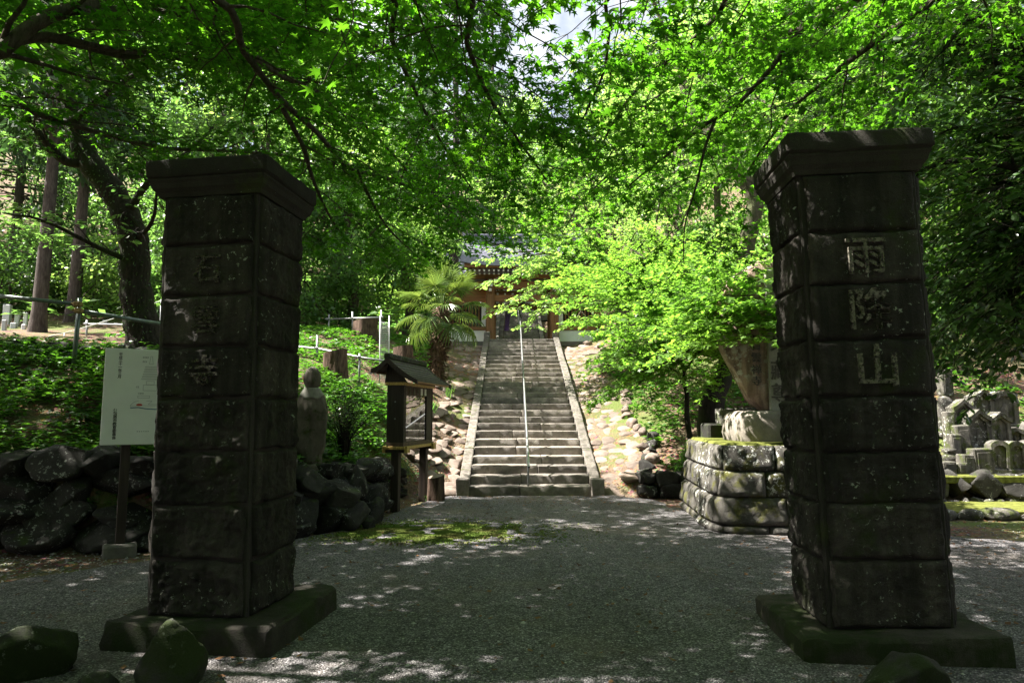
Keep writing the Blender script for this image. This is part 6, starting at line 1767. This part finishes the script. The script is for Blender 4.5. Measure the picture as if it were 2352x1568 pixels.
# midground trees left of the gate
def T(x, y, Yd):
    p = at(x, y, Yd); return (p[0], Yd, tz1(p[0], Yd))
broad_tree('mid green tree behind the upper fence, left of the palm', T(800, 760, 24.5), 6.2, 2.6, 9000, 0.17, 'leaf_mid', 201, nclump=60, cz=0.56, group='trees beside the stairs')
broad_tree('yellow-green tree above the palm, left of the temple gate', T(930, 760, 26.5), 5.2, 2.0, 7000, 0.16, 'leaf_bright', 202, nclump=50, cz=0.58, group='trees beside the stairs')
broad_tree('bushy green tree behind the left pillar cap', T(600, 760, 24), 9.5, 3.0, 9000, 0.17, 'leaf_mid', 203, nclump=60, cz=0.6, group='trees beside the stairs')
broad_tree('dense light green tree filling the slope right of the temple gate', T(1560, 760, 25), 10.5, 3.4, 9500, 0.17, 'leaf_bright', 204, nclump=60, group='trees beside the stairs')
broad_tree('tall green tree right of the gate behind the bent trunk', T(1800, 760, 24), 12, 3.6, 9500, 0.18, 'leaf_mid', 205, nclump=60, group='trees beside the stairs')
broad_tree('light shrubby tree between the leaning tree and the left pillar', T(440, 770, 20), 6.0, 1.9, 6000, 0.14, 'leaf_mid', 206, nclump=36, cz=0.5, group='trees beside the stairs')
broad_tree('big broadleaf tree added just outside the left photo edge, shading the planted bank', (-11.5, 8.6, tz1(-11.5, 8.6)), 10.5, 4.6, 15000, 0.2, 'leaf_dark', 211, nclump=80, cz=0.66, czr=0.32, group='added shade trees around the forecourt')  # mostly out of view, added to shade the left bank
broad_tree('unseen broadleaf tree added left of the photographer, shading the pillars', (-10.5, 2.0, 0), 10.5, 4.4, 20000, 0.22, 'leaf_dark', 212, nclump=80, cz=0.68, czr=0.3, group='added shade trees around the forecourt')  # out of view, added to darken the pillars and foreground
for k, x in enumerate((-8.5, -2.0, 4.5, 11.0)):  # dense unseen trees added to cut sky light on the pillar fronts
    broad_tree('broadleaf tree added behind the photographer to block sky light, ' + ('far left', 'left of centre', 'right of centre', 'far right')[k], (x, (-6.5, -7.5, -7.5, -4.0)[k], 0), 11.5, 5.0, 15000, 0.34, 'leaf_dark', 221 + k, nclump=90, cz=0.5, czr=0.48, group='added shade trees around the forecourt')
# far cedars left, centre
for k, (x, Yd, h, cr, n, clear, lab) in enumerate(((90, 22.5, 19, 3.4, 7000, 0.36, 'straight cedar trunk nearest the far graves at left'), (168, 25.5, 20, 3.4, 7000, 0.34, 'second cedar trunk right of the far graves'), (-60, 27, 22, 3.6, 6000, 0.3, 'cedar at the far left photo edge'),
                                        (250, 33, 22, 3.8, 6000, 0.16, 'cedar behind the leaning dark tree'), (20, 34, 22, 3.8, 6000, 0.18, 'cedar behind the far graves'), (1040, 33, 25, 4.0, 9000, 0.06, 'tall dark cedar behind the palm and gate'), (1130, 47, 26, 4.2, 8000, 0.05, 'dark cedar directly behind the gate roof'),
                                        (930, 38, 26, 4.0, 8000, 0.08, 'dark cedar left of the tall one behind the gate'), (400, 40, 24, 4, 6000, 0.1, 'cedar on the hill behind the left pillar'), (1420, 52, 18, 4.2, 6000, 0.05, 'cedar on the hill right of the gate roof'))):
    cedar(lab, T(x, 700, Yd), h, cr, n, 300 + k, clear)
# hillside wood: each tree on its own
HW = [(-250, 30, 12, 4.2, 'leaf_mid'), (-120, 40, 14, 4.8, 'leaf_dark'), (120, 42, 14, 4.8, 'leaf_mid'), (300, 30, 10, 3.6, 'leaf_mid'), (500, 34, 13, 4.4, 'leaf_bright'), (640, 40, 14, 4.6, 'leaf_mid'), (760, 33, 12, 4.0, 'leaf_bright'), (860, 46, 14, 5.0, 'leaf_mid'),
      (1250, 56, 14, 4.8, 'leaf_bright'), (1330, 44, 12, 4.4, 'leaf_mid'), (1420, 34, 13, 4.0, 'leaf_bright'), (1540, 40, 15, 4.8, 'leaf_mid'), (1660, 33, 14, 4.4, 'leaf_bright'), (1760, 44, 16, 5.2, 'leaf_mid'), (1900, 31, 13, 4.4, 'leaf_bright'), (2020, 38, 15, 5.0, 'leaf_mid'),
      (2160, 28, 13, 4.6, 'leaf_mid'), (2300, 33, 14, 4.8, 'leaf_bright'), (2460, 28, 13, 4.6, 'leaf_mid'), (2080, 22, 9, 3.2, 'leaf_mid'), (2260, 20, 9, 3.2, 'leaf_dark'), (2420, 20, 10, 3.4, 'leaf_mid'), (1180, 70, 16, 5.5, 'leaf_bright'), (1000, 60, 18, 5.5, 'leaf_mid'), (700, 56, 18, 5.5, 'leaf_dark'), (420, 56, 18, 5.5, 'leaf_mid'), (1500, 58, 16, 5.5, 'leaf_dark'), (1800, 56, 20, 6, 'leaf_mid')]
ADJ = {'leaf_mid': 'mid green', 'leaf_bright': 'bright light green', 'leaf_dark': 'dark green'}
def where(x):
    for lim, w in ((0, 'beyond the left photo edge'), (350, 'above the far graves'), (700, 'behind the left pillar'), (1000, 'above the palm'), (1300, 'behind the temple gate'), (1600, 'right of the temple gate'), (1850, 'left of the right pillar top'), (2150, 'behind the right pillar'), (9999, 'above the old graves at right')):
        if x < lim: return w
seen = {}
for k, (x, Yd, h, cr, lm) in enumerate(HW):
    w = where(x); lab = f'{ADJ[lm]} hillside tree {w}'
    seen[lab] = seen.get(lab, 0) + 1
    lab = lab if seen[lab] == 1 else lab.replace('hillside tree', ('farther' if seen[lab] == 2 else 'farthest') + ' hillside tree')
    broad_tree(lab, T(x, 700, Yd), h, cr, 6500, 0.24 if Yd < 40 else 0.32, lm, 400 + k, nclump=44)

BU = [(20, 27, 3.0, 2.4, 'leaf_dark', 'dark bush behind the far graves, leftmost'), (120, 29, 3.4, 2.6, 'leaf_mid', 'green bush between the two cedar trunks'), (215, 28, 3.2, 2.4, 'leaf_mid', 'green bush right of the second cedar trunk'), (300, 27, 3.6, 2.4, 'leaf_bright', 'pale green bush behind the leaning dark trunk'),
      (430, 27, 3.2, 2.6, 'leaf_mid', 'green bush behind the left pillar shaft'), (560, 27, 3.0, 2.4, 'leaf_bright', 'bright bush hidden mostly by the left pillar'), (700, 24, 2.6, 2.0, 'leaf_mid', 'green bush above the upper pipe fence'), (1490, 27, 3.6, 2.4, 'leaf_bright', 'bright bush right of the temple gate wall'),
      (1640, 24, 3.4, 2.4, 'leaf_mid', 'green bush on the slope above the low maple'), (1780, 22, 3.4, 2.4, 'leaf_bright', 'bright bush behind the bent grey trunk'), (2150, 19, 2.6, 2.0, 'leaf_mid', 'green bush above the old graves, behind the right pillar edge'), (2260, 17.5, 2.2, 1.8, 'leaf_mid', 'low green bush above the round hooded grave'), (2370, 18, 2.6, 2.0, 'leaf_bright', 'bright bush above the graves at the right photo edge')]
for k, (x, Yd, h, cr, lm, lab) in enumerate(BU):
    broad_tree(lab, T(x, 700, Yd), h, cr, 4200, 0.16, lm, 500 + k, nclump=34, cz=0.42, czr=0.45, trunk_r=0.08, group='bushes on the slopes', name='bush')
# ------------------------------------------------------------------ palm
r = np.random.default_rng(99)
pb = at(1003, 858, 19.6)
pa = thing('windmill_palm', 'fan palm with a shaggy trunk left of the staircase', 'palm', (pb[0], 19.6, pb[2] - 0.1))
tp = spline([(0, 0, -0.2), (0.03, 0, 0.5), (0.10, 0, 1.1), (0.12, 0, 1.75), (0.10, 0, 2.05)], 0.06)
rad = np.interp(np.linspace(0, 1, len(tp)), [0, 0.2, 0.5, 0.8, 1], [0.17, 0.16, 0.19, 0.22, 0.12]) * (1 + 0.12 * np.sin(np.arange(len(tp)) * 2.4))
obj('trunk', mesh('trunk', *tube_np(tp, rad, 16), MT['palm_fibre'], True), pa)
n = 900; k = r.integers(2, len(tp) - 1, n); a = r.uniform(0, 6.283, n); nn = np.c_[np.cos(a), np.sin(a), r.normal(0, 0.2, n)]
fb = obj('fibre', mesh('fibre', *leaf_geo(tp[k] + nn * rad[k][:, None] * 0.95, nn * 0.6 - UP * r.uniform(0, 1.2, (n, 1)), nn + r.normal(0, 0.5, (n, 3)), r.uniform(0.06, 0.2, n), NEED), MT['palm_fibre']), pa)
def frond_mesh(seed, droop):
    rr = np.random.default_rng(seed)
    n = 34
    A = np.linspace(-2.25, 2.25, n); V, F = [], []
    for q, a in enumerate(A):
        L = 0.60 * (0.72 + 0.28 * math.cos(a * 0.6)) * rr.uniform(0.92, 1.06)
        d = np.array([math.cos(a), math.sin(a), 0.0]); s = np.array([-d[1], d[0], 0])
        w = 0.60 * 4.5 / n * 0.42
        dr = droop * rr.uniform(0.6, 1.4)
        b0 = len(V)
        for u, ww in ((0.0, 0.15), (0.5, 1.0), (0.8, 0.75), (1.0, 0.06)):
            z = 0.05 * abs(math.sin(a)) - dr * L * max(0, u - 0.35) ** 2 * 1.8
            c = d * L * u + np.array([0, 0, z])
            V += [c + s * w * 0.5 * ww, c + np.array([0, 0, -0.022 * ww]), c - s * w * 0.5 * ww]
        for j in range(3):
            b = b0 + j * 3; F += [(b, b + 1, b + 4, b + 3), (b + 1, b + 2, b + 5, b + 4)]
    return mesh('frond', V, F, MT['leaf_palm'])
FM = [frond_mesh(1, 0.25), frond_mesh(2, 0.45), frond_mesh(3, 0.8)]
PM = mesh('petiole', *tube_np(np.array([(-0.85, 0, -0.02), (-0.4, 0, 0.03), (0.02, 0, 0)]), [0.016, 0.012, 0.008], 6), MT['leaf_palm'], True)
for k in range(24):
    az = k * 2.399 + 0.3; el = math.radians(80 - k * 5.2 + r.normal(0, 5))
    d = Vector((math.cos(az) * math.cos(el), math.sin(az) * math.cos(el), math.sin(el)))
    X = d; Yv = Vector((0, 0, 1)).cross(d).normalized(); Zv = X.cross(Yv)
    Mx = Matrix((X, Yv, Zv)).transposed().to_4x4()
    pos = Vector((0.12, 0, 1.98 - 0.2 * max(0, k - 15) / 15)) + d * 0.85
    o = obj('frond', FM[0 if k < 9 else (1 if k < 20 else 2)], pa)
    o.matrix_local = Matrix.Translation(pos) @ Mx @ Matrix.Diagonal((1.06, 1.06, 1.06, 1))
    obj('petiole', PM, o)
# second small palm crown half hidden behind the maple
# ------------------------------------------------------------------ ground plants
def plant_points(x0, x1, y0, y1, n, seed, cond=None):
    r = np.random.default_rng(seed)
    P = np.c_[r.uniform(x0, x1, n), r.uniform(y0, y1, n)]
    keep = ~inside(P, FLAT) & (fbm(np.c_[P * 1.3, P[:, :1] * 0], seed, 3) > -0.22)
    if cond is not None: keep &= cond(P)
    return P[keep]
def cover(name, label, P, seed, h=(0.03, 0.16), leaf=(0.035, 0.08), per=3, mat='leaf_ground', tmpl=OVAL, cat='ground cover'):
    r = np.random.default_rng(seed)
    n = len(P); z = tz(P[:, 0], P[:, 1]); hh = r.uniform(*h, n)
    B = np.repeat(np.c_[P, z + hh], per, 0); m = n * per
    a = np.repeat(r.uniform(0, 6.283, n), per) + np.tile(np.arange(per) * 6.283 / per, n) + r.normal(0, 0.25, m)
    D = np.c_[np.cos(a), np.sin(a), r.normal(0.0, 0.25, m)]
    S = np.repeat(r.uniform(*leaf, n), per) * r.uniform(0.8, 1.2, m)
    V, F = leaf_geo(B, D, UP + r.normal(0, 0.3, (m, 3)), S, tmpl)
    st_ = []
    return tag(obj(name, mesh(name, V, F, MT[mat])), label, cat, kind='stuff')
cover('ground_cover', 'leafy green plants covering the bank above the left rubble wall', plant_points(-9.5, -2.9, 8.35, 11.2, 9500, 41), 42, (0.03, 0.22), (0.05, 0.11))
cover('ground_cover', 'lush bright plants behind the statue and notice board', plant_points(-4.2, -2.15, 9.6, 14.6, 4200, 43, lambda P: P[:, 0] < -2.3), 44, (0.03, 0.28), (0.05, 0.11))
cover('ground_cover', 'ivy and low leaves over the slope behind the silver fence', plant_points(-9, -2.4, 14.6, 24, 7000, 45), 46, (0.02, 0.14), (0.07, 0.14))
cover('ground_cover', 'sparse low plants under the maple right of the stairs', plant_points(3.0, 11, 13.5, 24, 6500, 47), 48, (0.01, 0.14), (0.08, 0.16), mat='leaf_ground', tmpl=DIAM)
cover('hill_undergrowth', 'green undergrowth across the wooded hillside', plant_points(-35, 35, 24, 60, 14000, 49, lambda P: (np.abs(P[:, 0] - 0.4) > 4)), 50, (0.1, 1.0), (0.25, 0.5), mat='leaf_mid', tmpl=DIAM)
# bare twiggy shrub behind the statue
r = np.random.default_rng(14)
pz = (-2.62, 10.75)
sh = thing('twiggy_shrub', 'dark twiggy shrub with few leaves between the statue and the notice board', 'shrub', (pz[0], pz[1], tz1(*pz)))
wd, tips = [], []
for k in range(70):
    a, q = r.uniform(0, 6.283), r.uniform(0.1, 0.5)
    e = np.array([q * math.cos(a), q * math.sin(a), r.uniform(0.6, 1.05)])
    m_ = e * 0.5 + (0, 0, 0.08)
    wd.append(tube_np(np.array([(0, 0, -0.1), m_ * (0.6, 0.6, 1), e]), [0.010, 0.005, 0.002], 4))
    for j in range(7):
        s0 = m_ * (0.6, 0.6, 1) + (e - m_ * (0.6, 0.6, 1)) * r.uniform(0, 0.95); t1 = s0 + r.normal(0, 0.09, 3) + (0, 0, 0.09)
        wd.append(tube_np(np.array([s0, t1]), [0.003, 0.001], 3)); tips.append(t1)
obj('stems', mesh('stems', *join_np(wd), MT['bark_dark'], True), sh)
tips = np.array(tips)
obj('foliage', mesh('foliage', *leaf_geo(np.repeat(tips, 3, 0) + r.normal(0, 0.03, (len(tips) * 3, 3)), r.normal(0, 1, (len(tips) * 3, 3)), UP + r.normal(0, 0.6, (len(tips) * 3, 3)), r.uniform(0.02, 0.045, len(tips) * 3), OVAL), MT['leaf_dark']), sh)
# strap-leaved clumps right of the stairs
def strap_clump(label, x, y, n, L, seed):
    r = np.random.default_rng(seed)
    t = thing('strap_leaf_plant', label, 'plant', (x, y, tz1(x, y) - 0.02), 0, 'strap-leaved plants under the maple')
    V, F = [], []
    for k in range(n):
        a = r.uniform(0, 6.283); l = L * r.uniform(0.6, 1.1); w = 0.011
        d = np.array([math.cos(a), math.sin(a), 0]); s = np.array([-d[1], d[0], 0]); o = r.normal(0, 0.05, 3) * (1, 1, 0); b = len(V)
        sp_ = r.uniform(0.15, 0.6)
        for u in (0, 0.4, 0.75, 1.0):
            c = o + d * l * sp_ * u ** 1.8 + UP * l * (u - 0.45 * sp_ * u ** 3)
            V += [c - s * w * (1 - u * 0.85), c + s * w * (1 - u * 0.85)]
        for j in range(3): F.append((b + 2 * j, b + 2 * j + 1, b + 2 * j + 3, b + 2 * j + 2))
    obj('blades', mesh('blades', V, F, MT['leaf_mid']), t)
strap_clump('taller strap-leaved clump left of the thin sapling', at(1545, 1, 13.9)[0] * 1, 13.9, 46, 0.55, 1)
strap_clump('low strap-leaved clump in front of the taller one', at(1530, 1, 13.6)[0], 13.6, 26, 0.34, 2)
strap_clump('small grassy tuft at the foot of the palm', -1.75, 18.9, 30, 0.5, 3)
strap_clump('small grassy tuft beside the log stump', -1.55, 12.85, 16, 0.22, 4)
strap_clump('grassy tuft on the left paved slope below the palm', -2.0, 17.0, 40, 0.6, 5)
